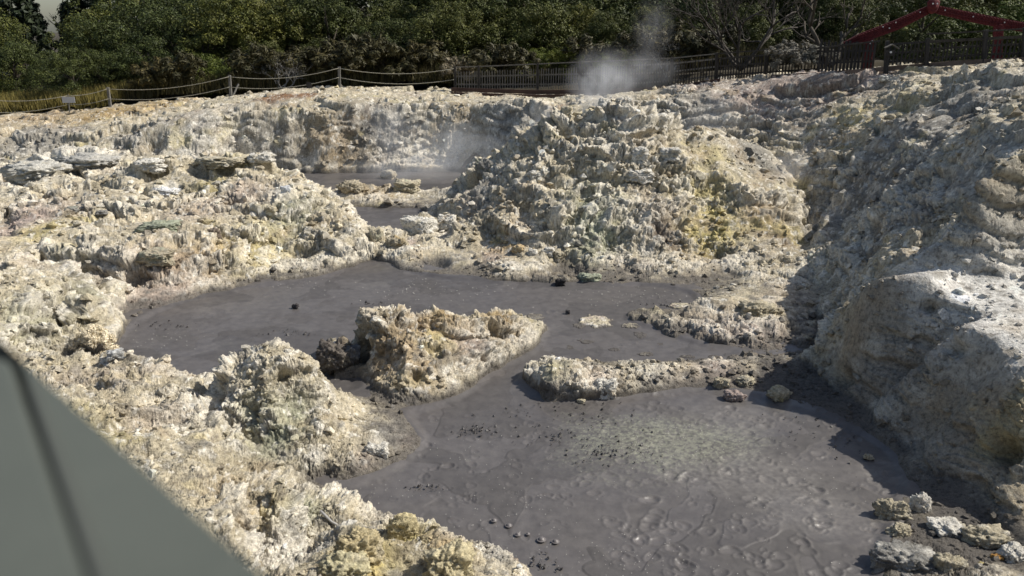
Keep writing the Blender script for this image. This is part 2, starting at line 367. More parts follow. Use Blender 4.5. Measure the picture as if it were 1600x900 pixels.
def build_height():
    g = {}
    for x, y, z in CPTS:
        k = (round(x / 0.07), round(y / 0.07)); g.setdefault(k, []).append((x, y, z))
    pts = [tuple(np.mean(v, 0)) for v in g.values()]
    v2 = [Vector((p[0], p[1])) for p in pts]
    vo, eo, fo, ov, oe, of = delaunay_2d_cdt(v2, [], [], 0, 1e-5)
    z = [np.mean([pts[j][2] for j in ov[i]]) if ov[i] else 0 for i in range(len(vo))]
    x0, y0, x1, y1, s = -60.0, 2.5, 60.0, 60.0, 0.08
    nx, ny = int((x1 - x0) / s) + 1, int((y1 - y0) / s) + 1
    Hh = np.zeros((ny, nx), np.float32)
    for f in fo:
        (ax, ay), (bx, by), (cx, cy_) = [tuple(vo[i]) for i in f[:3]]; az, bz, cz = [z[i] for i in f[:3]]
        i0, i1 = max(0, int((min(ax, bx, cx) - x0) / s)), min(nx - 1, int((max(ax, bx, cx) - x0) / s) + 1)
        j0, j1 = max(0, int((min(ay, by, cy_) - y0) / s)), min(ny - 1, int((max(ay, by, cy_) - y0) / s) + 1)
        if i1 < i0 or j1 < j0: continue
        X, Y = np.meshgrid(x0 + s * np.arange(i0, i1 + 1), y0 + s * np.arange(j0, j1 + 1))
        d = (by - cy_) * (ax - cx) + (cx - bx) * (ay - cy_)
        if abs(d) < 1e-9: continue
        l1 = ((by - cy_) * (X - cx) + (cx - bx) * (Y - cy_)) / d; l2 = ((cy_ - ay) * (X - cx) + (ax - cx) * (Y - cy_)) / d; l3 = 1 - l1 - l2
        m = (l1 >= -1e-4) & (l2 >= -1e-4) & (l3 >= -1e-4)
        sub = Hh[j0:j1 + 1, i0:i1 + 1]; sub[m] = (l1 * az + l2 * bz + l3 * cz)[m]
    X, Y = np.meshgrid(x0 + s * np.arange(nx), y0 + s * np.arange(ny))
    mud = (inpoly(X, Y, MAIN) & ~inpoly(X, Y, ISLAND)) | inpoly(X, Y, POOL2) | inpoly(X, Y, POOL3)
    b = blur(blur(mud.astype(np.float32), 3, 0), 3, 1)
    # light smoothing, more of it far away and outside the picture
    Hs = blur(blur(Hh, 1, 0), 1, 1)
    Hf = blur(blur(Hh, 3, 0), 3, 1)
    k = sstep(22, 40, Y); Hs = Hs * (1 - k) + Hf * k
    # benches: the beds weather back in steps
    Xf, Yf = X.astype(np.float32), Y.astype(np.float32); O = np.zeros_like(Xf)
    q1 = fbm(Xf, Yf, O, .33, 4, 61) * 2.6; q2 = fbm(Xf, Yf, O, .9, 4, 62) * 2.2; mk = sstep(-.25, .15, fbm(Xf, Yf, O, .3, 3, 63)); mk2 = sstep(-.2, .2, fbm(Xf, Yf, O, .5, 3, 64))
    craggy = fbm(Xf, Yf, O, .55, 4, 65, .55, 1)
    gy_, gx_ = np.gradient(Hs, s); grad = blur(blur(np.sqrt(gx_ ** 2 + gy_ ** 2), 2, 0), 2, 1)
    open_ = sstep(.12, .6, Hs) * (.25 + .75 * sstep(1.3, .7, grad)) * (1 - .95 * sstep(5.2, 5.8, X) * sstep(14.2, 13.4, Y))
    Hs = Hs + open_ * .14 * craggy * sstep(44, 36, Y)
    def bench(h, st, q, k):
        u = h / st + q; f = u - np.floor(u); return h + k * ((np.floor(u) + sstep(.62, .98, f)) - u) * st
    Hs = bench(Hs, .62, q1, .85 * mk * open_); Hs = bench(Hs, .21, q2, .8 * mk2 * open_)
    Hs = Hs - 0.45 * sstep(.5, 1.0, b)
    return Hs, b, (x0, y0, s)
HG, MUDB, (GX0, GY0, GS) = build_height()
def samp(G, x, y):
    fx = np.clip((x - GX0) / GS, 0, G.shape[1] - 1.001); fy = np.clip((y - GY0) / GS, 0, G.shape[0] - 1.001)
    i = fx.astype(int); j = fy.astype(int); a = fx - i; b = fy - j
    return (G[j, i] * (1 - a) + G[j, i + 1] * a) * (1 - b) + (G[j + 1, i] * (1 - a) + G[j + 1, i + 1] * a) * b
def hz(x, y): return float(samp(HG, np.array([x]), np.array([y]))[0])
def hit(px, py, zmin=-0.02):
    """where the line of sight of a photo pixel meets the modelled ground or the mud"""
    u = (px - 800) / F; v = (py - 450) / F
    d = np.array([u, CP - v * SP, -SP - v * CP])
    t = np.linspace(4, 60, 5600); X, Y, Z = d[0] * t, d[1] * t, H + d[2] * t
    g = np.maximum(samp(HG, X, Y), 0.0 if zmin > -1 else -9)
    i = np.argmax(Z < g)
    return Vector((X[i], Y[i], g[i]))
# ------------------------------------------------------------------ tessellation of the ground
def polar_lines(nr, nc, th0, th1, r0, r1):
    """columns fan out from under the viewpoint; rows crowd where the ground is steep"""
    inner = np.linspace(-36.0, 36.0, int(nc * 0.88)); pad = nc - len(inner)
    a = -36 - (np.linspace(0, 1, pad // 2 + 1)[1:] ** 1.3)[::-1] * (-36 - th0); b = 36 + np.linspace(0, 1, pad - pad // 2 + 1)[1:] ** 1.3 * (th1 - 36)
    th = np.radians(np.concatenate([a, inner, b]))
    tc = np.radians(np.linspace(th0, th1, 240)); rr = np.exp(np.linspace(math.log(r0), math.log(r1), 2600))
    T, RR = np.meshgrid(tc, rr); X = np.sin(T) * RR; Y = np.cos(T) * RR
    Z = samp(HG, X, Y); M = samp(MUDB, X, Y)
    dr = np.gradient(rr)[:, None]; g = np.abs(np.gradient(Z, axis=0)) / dr
    wgt = (0.16 + 1.6 / RR + np.minimum(g, 4)) / RR * dr * np.where(M > 0.8, 0.25, 1.0)
    wgt = blur(wgt, 5, 1); wgt = blur(wgt, 6, 0)
    cum = np.cumsum(wgt, 0); cum = (cum - cum[0]) / (cum[-1] - cum[0])
    u = np.linspace(0, 1, nr); lines = np.stack([np.interp(u, cum[:, j], rr) for j in range(len(tc))], 1)   # nr x 240
    f = np.interp(th, tc, np.arange(len(tc))); i = np.clip(f.astype(int), 0, len(tc) - 2); k = f - i
    Rg = lines[:, i] * (1 - k) + lines[:, i + 1] * k
    return np.sin(th)[None] * Rg, np.cos(th)[None] * Rg
NR, NC = int(1350 * Q), int(1900 * Q)
GX, GY = polar_lines(NR, NC, -52, 52, 3.6, 58.0)
GX = GX.astype(np.float32); GY = GY.astype(np.float32); O0 = np.zeros_like(GX)
LOD = np.clip(np.sqrt(GX ** 2 + GY ** 2) / 14.0, 0.7, 2.4)
wa = 0.12 * LOD
_c = Zp(1110, 520); wa = wa + .22 * np.exp(-((GX - _c[0]) ** 2 / 4.5 + (GY - _c[1]) ** 2 / 1.2)).astype(np.float32)
wx = fbm(GX, GY, O0, 1.1, 2, 1) * wa; wy = fbm(GX, GY, O0, 1.1, 2, 2) * wa
SX = GX + wx; SY = GY + wy
GZ = samp(HG, SX, SY).astype(np.float32)
_b = np.exp(-(((GX - _c[0]) / 2.6) ** 4 + ((GY - _c[1] + .1) / 1.25) ** 4)) * sstep(.45, .15, GZ)      # the broken crust shelf on the right
GZ = (GZ + _b * (-.05 + .26 * fbm(GX, GY, O0, 1.5, 5, 78, .6))).astype(np.float32); GM = samp(MUDB, SX, SY).astype(np.float32)
_r = np.interp(GX / GY, [-.75, -.60, -.35, 0, .08, .19, .27, .43, .62, .8], [45.2, 44.8, 44.6, 42.9, 40.9, 38.2, 37.0, 33.2, 29.2, 28.4])
rimY = _r[:-1, :-1]
GZ = (GZ - .16 * sstep(-3.5, -.5, GY - _r)).astype(np.float32)
e = 0.16
hx = (samp(HG, SX + e, SY) - samp(HG, SX - e, SY)) / (2 * e); hy = (samp(HG, SX, SY + e) - samp(HG, SX, SY - e)) / (2 * e)
ln = np.sqrt(hx ** 2 + hy ** 2 + 1); NX, NY, NZ = -hx / ln, -hy / ln, 1 / ln
STEEP = sstep(0.35, 1.3, np.sqrt(hx ** 2 + hy ** 2)).astype(np.float32)
LAND = 1 - sstep(0.40, 0.62, GM)

# zones: (px, py, radius in photo pixels, value): values spread over the ground they hit
def zfield(zones, default, nch=1):
    out = np.full(GX.shape + (nch,), 0, np.float32) + np.array(default, np.float32); wsum = np.zeros(GX.shape, np.float32)
    acc = np.zeros(GX.shape + (nch,), np.float32)
    for px, py, rp, val, st in zones:
        p = hit(px, py, -5); st = st * 1.35; dd = math.sqrt(p.x ** 2 + p.y ** 2 + (H - p.z) ** 2); rad = rp / F * dd
        ry = rad * 1.6
        d2 = (GX - p.x) ** 2 / rad ** 2 + (GY - p.y) ** 2 / ry ** 2 + (GZ - p.z) ** 2 / rad ** 2
        g = np.exp(-d2 * 1.2) * st; acc += g[..., None] * np.array(val, np.float32); wsum += g
    f = np.minimum(wsum, 1.0)
    return out * (1 - f)[..., None] + acc / np.maximum(wsum, 1e-6)[..., None] * f[..., None]
AMPZ = [(1120,515,60,.7,1.2),(1200,520,70,.7,1.2),(100,165,80,.35,1.5),(300,150,80,.45,1.5),(450,138,70,.5,1.2),(600,140,80,.4,1.5),(1150,125,80,.5,1.2),(1330,110,80,.45,1.2),(1500,105,60,.6,1),(1380,540,60,.45,1.3),(1400,610,50,.35,1.3),(1480,600,60,.45,1),(1400,450,50,.3,4),(1560,260,60,.22,5),(1560,340,60,.22,5),(1400,530,60,.25,4),(1560,500,40,.35,3),(1560,410,40,.25,4),(1560,430,40,.35,1),(1480,780,90,.5,1.2),(1400,700,60,.5,1),
        (1230,620,90,.45,1.2),(280,470,60,.6,1),(1450,600,60,.8,1),(100,130,120,.7,.6),(620,235,100,.9,.7),(950,240,160,1.25,.8),(60,260,60,.55,1),(160,250,70,.6,1),(1560,640,80,.75,1),(700,850,90,.85,1)]
AMP = zfield(AMPZ, [1.0])[..., 0]
# raised slabs, hollows and clods
AMP *= 1 - .30 * sstep(8.0, 9.5, GX) * sstep(30, 26, GY)
AMP *= 1 - .62 * sstep(5.3, 5.9, GX) * sstep(14.6, 13.8, GY)                 # the near cliff is plain clay
AMP *= 1 - .35 * sstep(31.5, 33.5, GY) * sstep(4, 0, GX)                        # so is the crater wall
AMP *= .45 + .80 * sstep(-.18, .22, fbm(GX, GY, GZ, .38, 3, 77))
A3 = [GX, GY, GZ]
def n3(s, o, seed, mode=0, gain=.5): return fbm(GX, GY, GZ, s, o, seed, gain, mode)
big = n3(0.55, 3, 3, 1)                                   # metre-sized lumps
DW1 = n3(1.6, 3, 12); DW2 = n3(1.6, 3, 13); DW3 = n3(5.0, 3, 14)
ux, uy, uz = GX + .32 * DW1 + .06 * DW3, GY + .32 * DW2, GZ + .22 * DW1 + .06 * DW3
w1, w1b, id1 = worley(ux, uy, uz * 1.5, 1.35, 1)
w2, w2b, id2 = worley(ux, uy, uz * 1.6, 3.4, 2)
w3, w3b, id3 = worley(ux + .05 * DW3, uy, uz * 1.5, 8.5, 3)
w4, w4b, id4 = worley(GX, GY, GZ, 21.0, 4)
fine = n3(8.0, 4, 5, 2, .65)
mid = n3(1.9, 4, 6, 1, .6)
rag = n3(24.0, 2, 9, 1)
cr = n3(0.8, 2, 7)                                        # where it is cloddy, where it is plain
cr2 = n3(1.7, 2, 17)
cl = sstep(-.25, .30, cr); cl2 = sstep(-.2, .3, cr2)
gap1 = sstep(.0, .14, w1b - w1); gap2 = sstep(0, .16, w2b - w2); gap3 = sstep(0, .2, w3b - w3)
DIST = np.sqrt(GX ** 2 + GY ** 2); f3 = sstep(30, 16, DIST); f4 = sstep(16, 9, DIST)
flat = .45 + .55 * STEEP                                  # level ground is crusted over, faces are broken
dome1 = np.sqrt(np.maximum(0, .75 - w1 ** 2)); dome2 = np.sqrt(np.maximum(0, .7 - w2 ** 2)); dome3 = np.sqrt(np.maximum(0, .7 - w3 ** 2))
flat2 = .40 + .60 * STEEP
LODs = np.minimum(LOD, 1.5)
disp = (0.15 * big * LODs * flat2 + 0.12 * mid * flat2
        + (0.15 * (id1 - .5) + 0.16 * (dome1 - .6)) * (.1 + .9 * cl) * np.minimum(LOD, 1.3) * flat2
        + (0.10 * (id2 - .5) + 0.15 * (dome2 - .6)) * (.2 + .8 * cl2) * (.35 + .65 * flat)
        + (0.075 * (id3 - .5) + 0.085 * (dome3 - .6)) * (.35 + .65 * cl) * (.10 + .90 * flat ** 1.4)
        + 0.022 * (id4 - .5) * f4 + 0.070 * fine * (.12 + .88 * flat ** 1.4) + 0.028 * rag * (.35 + .65 * f3) * (.4 + .6 * flat))
disp = disp - float(np.median(disp[LAND > .5])) * (sstep(.05, .5, GZ) * 1.3 - .3)
damp = sstep(-0.05, 0.12, GZ) * 0.6 + 0.4
# layered beds stand out of the steep faces, broken and uneven
bed = n3(.5, 3, 4); bm = np.maximum(sstep(-.15, .35, n3(.45, 2, 15)), zfield([(1560,260,60,.8,2),(1560,340,70,.8,2),(1120,180,90,1.5,2),(1250,145,80,1.3,1),(790,200,60,1.2,1),(300,255,80,1,1),(180,400,60,1,1)], [0.0])[..., 0])
zz = GZ * 2.3 + 1.6 * bed + 0.35 * id1; fr = zz - np.floor(zz)
beds = sstep(0, .12, fr) * (1 - sstep(.45, 1.0, fr)); zz2 = GZ * 9 + 4.0 * bed + .6 * id2; fr2 = zz2 - np.floor(zz2)
disp0 = disp
BEDD = STEEP * bm * (0.10 * (beds - .4) + 0.03 * (fr2 - .5)) * damp * LAND
# water-worn flutes down the faces
fl = fbm(GX, GY * 1.0, GZ * 0.2, 4.5, 3, 8, .6, 1)
disp += STEEP * 0.035 * fl * (1 - .5 * bm)
disp = disp * AMP * damp * LAND + BEDD
# undercuts and hollows weathered into the faces
for px, py, rp, dpt in [(1572,702,20,.55),(1315,592,20,.35),(567,545,26,.5),(130,492,32,.55),(312,262,22,.6),(250,266,14,.4),(262,402,24,.35),(215,432,20,.3),(1258,143,16,.6),(1290,140,15,.5),(1330,134,15,.5),(1225,146,12,.35),(740,290,24,.35),(890,415,34,.35),
    (1008,388,20,.3),(952,378,16,.3),(680,410,22,.45),(585,397,14,.35),(712,548,10,.25),(690,555,8,.2),(350,262,16,.45),(328,628,16,.5),(338,608,12,.35),(474,655,14,.25),(505,742,18,.3),(420,262,18,.35),(500,195,16,.35),(350,238,24,.35),(545,215,12,.35),(240,232,14,.35),
    (1100,160,26,.3),(1170,170,24,.3),(1490,545,14,.25),(1450,480,10,.25),(900,340,16,.25),(1120,400,14,.25),(1060,350,14,.25),(820,330,18,.25),(410,440,16,.25),(470,400,16,.3),(650,590,10,.2),(780,530,9,.2),(440,590,12,.2),(400,650,12,.2),(120,480,12,.2)]:
    p = hit(px, py, -5); rad = rp / F * math.sqrt(p.x ** 2 + p.y ** 2 + (H - p.z) ** 2)
    d2 = ((GX - p.x) ** 2 + (GY - p.y) ** 2 + ((GZ - p.z) * 1.3) ** 2) / rad ** 2
    disp = disp - dpt * .8 * np.exp(-(d2 * (1 + .5 * DW3)) ** 1.3)
up = 0.15 * LAND                                          # part of the relief pushes straight up
PX = GX + disp * NX; PY = GY + disp * NY; PZ = GZ + disp * (NZ * (1 - up) + up)
PT = np.stack([PX, PY, PZ], -1).astype(np.float32)

# ------------------------------------------------------------------ the colours of the ground (albedo; painted shade on the right slope and cliff)
WHITE = (.70, .665, .585); CREAM = (.49, .435, .315); GREY = (.27, .26, .235); SHADE_GREY = (.215, .205, .185); DGREY = (.15, .15, .15); TAN = (.38, .29, .175); SULF = (.50, .43, .17); GREEN = (.36, .38, .28)
PINK = (.42, .34, .30); RUST = (.22, .11, .045); WET = (.105, .096, .088); BROWN = (.20, .16, .125); OCHRE = (.42, .30, .13)
CZ = [(60,180,70,TAN,.8),(170,175,60,OCHRE,.7),(260,160,50,OCHRE,.5),(60,215,60,GREY,.9),(200,215,40,DGREY,.6),(300,215,60,GREY,.5),(430,150,28,RUST,1.2),(480,148,18,RUST,.9),(430,220,60,GREY,.6),(520,230,60,TAN,.6),(560,190,40,DGREY,.5),
      (600,220,50,GREY,.7),(640,180,40,GREY,.6),(680,220,50,CREAM,.8),(790,200,55,GREY,.9),(720,190,30,TAN,.6),(870,165,14,RUST,.5),(60,245,50,WHITE,.8),(160,245,50,WHITE,.7),(60,275,40,WHITE,.9),(260,298,14,WHITE,2),(330,240,60,WHITE,.7),(440,300,20,WHITE,.9),
      (40,340,60,PINK,.8),(60,360,25,SULF,.7),(130,350,22,SULF,.6),(330,290,30,SULF,.5),(380,300,40,PINK,.5),(300,330,50,PINK,.4),(200,400,40,CREAM,.9),(160,430,40,GREY,.4),(260,420,40,TAN,.8),(400,390,50,SULF,.5),(330,400,40,TAN,.8),
      (480,400,50,CREAM,.8),(460,330,40,GREEN,.5),(600,380,30,CREAM,.8),(640,380,12,PINK,1),(100,480,60,CREAM,.8),(50,500,40,GREEN,.6),(140,460,30,GREEN,.6),(250,465,40,PINK,.7),(200,480,30,PINK,.5),
      (590,300,40,TAN,.5),(700,300,30,GREY,.6),(700,360,26,WHITE,.8),(760,280,30,GREY,.7),(740,310,30,GREY,.6),(850,240,60,CREAM,.6),(960,190,50,WHITE,.6),(780,390,40,TAN,.5),(770,405,20,PINK,.6),(800,380,26,OCHRE,.7),(800,420,14,WHITE,1),
      (930,370,45,GREEN,.8),(930,320,45,GREEN,.6),(1010,390,14,WHITE,.8),(1030,360,30,BROWN,.8),(1100,300,50,SULF,.5),(1110,360,40,SULF,.8),(1090,385,24,SULF,.8),(1080,400,26,OCHRE,1),(1120,410,24,BROWN,.9),(1200,340,40,TAN,.8),(1230,370,20,RUST,.35),
      (1060,380,18,BROWN,.9),(1150,440,50,CREAM,.6),(1220,430,50,CREAM,.6),(1080,440,24,BROWN,.5),(1060,250,50,CREAM,.5),(1000,300,40,CREAM,.6),(950,410,30,CREAM,.5),
      (1100,130,60,PINK,.7),(1250,122,60,PINK,1.0),(1350,112,50,PINK,.8),(1250,140,26,BROWN,1.2),(1310,132,24,BROWN,1.2),(1150,145,30,PINK,.6),(1090,180,60,GREY,.8),(1200,170,30,PINK,.8),(1260,150,40,BROWN,.6),(1180,240,50,GREY,.7),(1260,200,50,GREY,.4),(1330,180,30,SULF,.6),(1290,220,40,TAN,.5),(1420,170,25,SULF,.4),(1480,160,50,GREY,.6),
      (1300,330,30,WHITE,.35),(1290,350,35,GREY,.6),(1350,300,70,SHADE_GREY,.6),(1400,250,80,SHADE_GREY,.8),(1430,330,70,SHADE_GREY,.9),(1350,400,60,SHADE_GREY,.6),(1500,200,80,SHADE_GREY,.9),(1440,200,60,SHADE_GREY,.8),(1330,470,40,SHADE_GREY,.6),(1480,400,30,SHADE_GREY,1.2),(1560,130,60,GREY,.4),  # right slope zones: the darker grey puts its shade into the colour
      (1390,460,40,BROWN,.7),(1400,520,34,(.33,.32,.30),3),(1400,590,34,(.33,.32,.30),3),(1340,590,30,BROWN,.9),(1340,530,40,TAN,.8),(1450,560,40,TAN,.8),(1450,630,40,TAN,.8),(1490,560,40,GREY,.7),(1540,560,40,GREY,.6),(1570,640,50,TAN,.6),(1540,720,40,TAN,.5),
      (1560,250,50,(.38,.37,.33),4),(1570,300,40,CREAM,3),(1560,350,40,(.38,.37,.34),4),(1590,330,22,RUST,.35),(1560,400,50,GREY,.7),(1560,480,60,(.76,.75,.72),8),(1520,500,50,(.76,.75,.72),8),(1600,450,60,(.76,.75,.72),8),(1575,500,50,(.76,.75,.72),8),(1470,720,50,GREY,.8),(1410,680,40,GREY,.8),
      (200,600,60,CREAM,.8),(150,580,60,CREAM,.8),(270,660,30,WHITE,.8),(230,640,40,PINK,.3),(340,640,30,WHITE,.9),(330,600,20,GREEN,.5),(420,600,50,CREAM,.8),(460,640,30,GREEN,.5),(400,640,30,GREEN,.5),(300,730,60,CREAM,.8),(360,760,40,TAN,.4),
      (430,680,40,GREEN,.6),(540,680,40,CREAM,.6),(600,680,30,GREY,.6),(640,690,20,PINK,.6),(570,725,20,PINK,.5),(490,720,20,GREY,.7),(440,850,40,WHITE,1.6),(500,860,20,WHITE,.8),(400,870,30,WHITE,1),(420,800,30,SULF,.4),(480,790,30,GREEN,.6),(380,820,30,TAN,.6),
      (560,860,40,SULF,.8),(640,840,40,SULF,.6),(700,870,35,OCHRE,.7),(590,890,40,SULF,.5),(770,880,25,GREY,.9),(800,893,10,RUST,.8),
      (545,500,30,GREEN,.6),(640,510,50,TAN,.7),(700,500,30,OCHRE,.6),(780,490,30,OCHRE,.6),(600,560,40,TAN,.7),(660,580,40,TAN,.6),(740,540,40,PINK,.6),(800,520,30,TAN,.5),(700,610,26,CREAM,.8),(530,545,24,BROWN,1),(505,545,14,DGREY,1),
      (880,580,30,GREEN,.5),(930,590,30,PINK,.6),(1020,590,40,WHITE,.5),(1120,580,40,PINK,.6),(1120,520,60,PINK,.6),(1200,520,40,PINK,.7),(1060,500,40,CREAM,.7)]
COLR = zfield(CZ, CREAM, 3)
pn = fbm(GX, GY, GZ, 0.35, 5, 21); pn2 = fbm(GX, GY, GZ, 1.3, 4, 22); pn3 = fbm(GX, GY, GZ, 3.5, 4, 23); pn4 = fbm(GX, GY, GZ * 2, 0.8, 4, 24)
def lerp(c, t, k): return c * (1 - k[..., None]) + np.array(t, np.float32) * k[..., None]
COLR = lerp(COLR, WHITE, 0.5 * sstep(.16, .5, pn2 + .3 * disp / .1))
COLR = lerp(COLR, GREY, 0.7 * sstep(.08, .4, pn3))
COLR = lerp(COLR, SULF, 0.5 * sstep(.18, .45, fbm(GX, GY, GZ, .6, 4, 26)))
COLR = lerp(COLR, TAN, 0.5 * sstep(.15, .45, pn4))
COLR = lerp(COLR, PINK, 0.35 * sstep(.1, .45, -pn))
COLR = lerp(COLR, BROWN, 0.5 * sstep(.25, .55, -pn3))
COLR *= (0.9 + 0.28 * (id2 - .5) + 0.22 * (id1 - .5))[..., None]
# whiter where the relief stands out; pale and dark flecks scattered by noise
COLR = lerp(COLR, WHITE, 0.25 * sstep(.02, .14, disp))
sp1 = fbm(GX, GY, GZ, 5.0, 4, 41, .7); sp2 = fbm(GX, GY, GZ, 6.0, 4, 42, .7)
COLR = lerp(COLR, (.76, .74, .68), .65 * sstep(.13, .28, sp1) * (1 - .8 * sstep(5.3, 5.9, GX) * sstep(14.6, 13.8, GY) * STEEP))  # fewer pale flecks on the steep near cliff, keeping its painted shade dark
COLR = lerp(COLR, (.17, .15, .125), .65 * sstep(.16, .34, sp2))
# a splash line of wet mud along the shore
shore = sstep(0.25, 0.05, PZ - 0.16 * pn3 - .05 * sp1)
COLR = lerp(COLR, WET, 0.9 * shore)
for (px, py, rp, st) in [(1240,600,60,.9),(1300,640,60,.9),(1350,690,60,.9),(1480,770,60,.7),(1560,840,70,.8),(1470,860,70,.8),(1500,810,60,.6),(510,555,22,.7),(860,612,24,.7),(1110,470,20,.8),(1200,580,30,.5)]:
    p = hit(px, py, -5); rad = rp / F * math.sqrt(p.x ** 2 + p.y ** 2 + (H - p.z) ** 2)
    g = np.exp(-((GX - p.x) ** 2 + (GY - p.y) ** 2 / 2.2 + (GZ - p.z) ** 2 * 4) / rad ** 2)
    COLR = lerp(COLR, WET, sstep(.25, .6, g * st + .25 * pn3) * .9)
CLIFF_SHADE = sstep(5.3, 5.9, GX) * sstep(14.6, 13.8, GY) * sstep(.35, .8, STEEP)
COLR = lerp(COLR, (.29, .265, .22), .35 * CLIFF_SHADE)  # steep near cliff darkened, its shade painted into the colour
COLR = COLR * .88 + COLR.mean(-1, keepdims=True) * .12
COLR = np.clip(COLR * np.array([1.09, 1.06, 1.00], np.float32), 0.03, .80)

# ------------------------------------------------------------------ ground material
def rock_mat(name, rough=0.9):
    m, t, b = new_mat(name, rough, 0.25); co = ocoord(t)
    at = t.nodes.new("ShaderNodeAttribute"); at.attribute_name = "tint"
    n1 = tex(t, 14, 8, 0.72, coord=co); n2 = tex(t, 75, 4, 0.7, coord=co)
    v = tex(t, 30, coord=co, kind="ShaderNodeTexVoronoi")
    c = mix(t, at.outputs[0], ramp(t, n1.outputs[0], [(.36, (.34, .32, .29)), (.47, (.95, .95, .95)), (.62, (1.35, 1.35, 1.32))]), 0.75, 'MULTIPLY')
    c = mix(t, c, ramp(t, n2.outputs[0], [(.36, (.45, .42, .40)), (.5, (1, 1, 1)), (.7, (1.25, 1.25, 1.25))]), 0.6, 'MULTIPLY')
    t.links.new(c, b.inputs["Base Color"])
    bp = N(t, "ShaderNodeBump", Strength=0.9, Distance=0.03); t.links.new(n1.outputs[0], bp.inputs["Height"])
    bp2 = N(t, "ShaderNodeBump", Strength=0.8, Distance=0.012); t.links.new(n2.outputs[0], bp2.inputs["Height"]); t.links.new(bp.outputs[0], bp2.inputs["Normal"])
    bp3 = N(t, "ShaderNodeBump", Strength=0.5, Distance=0.02); t.links.new(v.outputs[0], bp3.inputs["Height"]); t.links.new(bp2.outputs[0], bp3.inputs["Normal"])
    t.links.new(bp3.outputs[0], b.inputs["Normal"])
    return m
M_ROCK = rock_mat("sinter")

# ------------------------------------------------------------------ split into named pieces of ground
fx = GX[:-1, :-1]; fy = GY[:-1, :-1]; fm = GM[:-1, :-1]
P = lambda *q: [Zp(*p) for p in q]
def W(*q): return [Dp(*p)[:2] for p in q]
reg = np.zeros(fx.shape, np.int8)                                     # 0 plateau and the rest
foreg = P((-400,420))[:0] + [(-14,3.5),(-13.5,13.0),(-9,14.2),(-4.6,13.9),(-3.1,13.2),(-1.6,12.2),(-0.9,11.2),(-0.9,9.9),(-2.9,9.45),(-1.6,9.35),(0.1,8.0),(1.0,7.3),(1.6,3.5)]
left = [(-24,13.1),(-13.5,13.0),(-9,14.2),(-8.4,16.5),(-6.4,18.0),(-4,20.3),(-2.5,21.0),(-2.6,23.0),(-4.5,25.0),(-8,27.8),(-12,29.5),(-30,29.5)]
far = [(-40,30),(-12,29.5),(-8,30.5),(0,31.2),(1.8,31.5),(2.2,33.5),(3.2,39.5),(-40,46)]
mound = W((640,440,19.3),(1060,446,18.7),(1100,452,18.3),(1150,465,17.6),(1262,420,18.9),(1268,400,20.0),(1266,332,22.9),(1243,288,25.3),(1200,248,27),(1130,215,28.6)) + [(2.2,29.5),(-0.8,29.5),(-2.9,25.5),(-3.2,21.2)]
slope = W((1268,400,20.0),(1266,332,22.9),(1243,288,25.3),(1215,272,26.6),(1290,200,29),(1420,140,27.5),(1560,98,25)) + [(24,25),(24,3),(5.0,3)] + P((1440,1000),(1395,905),(1400,790),(1435,757),(1400,700),(1330,650),(1296,600),(1288,520),(1265,470))
shelf = P((1098,445),(1268,400),(1300,560),(1300,600),(1330,650),(1400,700),(1380,712),(1240,655),(1100,625))
island = P((470,545),(540,525),(680,515),(760,500),(820,490),(870,500),(850,545),(780,590),(700,640),(640,655),(580,630),(545,600),(480,585))
ridge = P((790,596),(850,556),(900,556),(950,566),(1010,562),(1080,559),(1150,556),(1200,560),(1200,606),(1080,610),(930,632),(840,636),(820,605))
crustb = P((965,495),(975,478),(1045,478),(1080,486),(1110,487),(1180,505),(1260,500),(1288,530),(1290,545),(1200,554),(1110,548),(1050,530),(1000,515))
div = W((490,300,29),(515,298,30.6),(570,278,30.6),(660,290,30.4),(700,312,28.6),(690,330,27.2),(520,334,27.2))
for k, poly in enumerate([foreg, left, far, slope, mound, shelf, crustb, div, ridge, island], 1):
    reg[inpoly(fx, fy, poly)] = k
vis_land = (fm < 0.93) & (fy < rimY + .5)
pieces = ["plateau_ground", "foreground_bank_terrain", "left_bank_terrain", "crater_wall_terrain", "right_cliff_terrain", "rock_mound_terrain", "shore_terrain", "crust_bank", "pool_divider_rocks", "low_rock_ridge", "rock_outcrop"]
LBL = {0: "pale sinter plateau in front of the fences at the top of the crater", 1: "cream and white crusted bank in the left foreground beside the grey rail", 2: "pale layered bank left of the mud pools with undercut ledges",
       3: "steep grey and tan crater wall behind the far steaming pool", 4: "shaded grey slope and cliff on the right with a sunlit white ledge", 5: "tall craggy mound with sulphur yellow patches behind the main mud pool",
       6: "rubbly shore at the foot of the right slope, dark and wet in its shade"}
THG = {7: ("flat pale pinkish crust bank reaching into the mud below the right shore", "crust bank"), 8: ("low rubble bar with boulders between the two far mud pools", "rock bar"),
       9: ("long low rock ridge with a dark craggy left end lying across the mud", "rock ridge"), 10: ("tan craggy rock island with a hollow on its left standing in the mud pool", "rock outcrop")}
for k, nm in enumerate(pieces):
    kp = (reg == k) & vis_land
    if not kp.any(): continue
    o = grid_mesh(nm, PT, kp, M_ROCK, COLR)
    if k in THG: tag(o, THG[k][0], THG[k][1])
    else: tag(o, LBL[k], kind="structure")

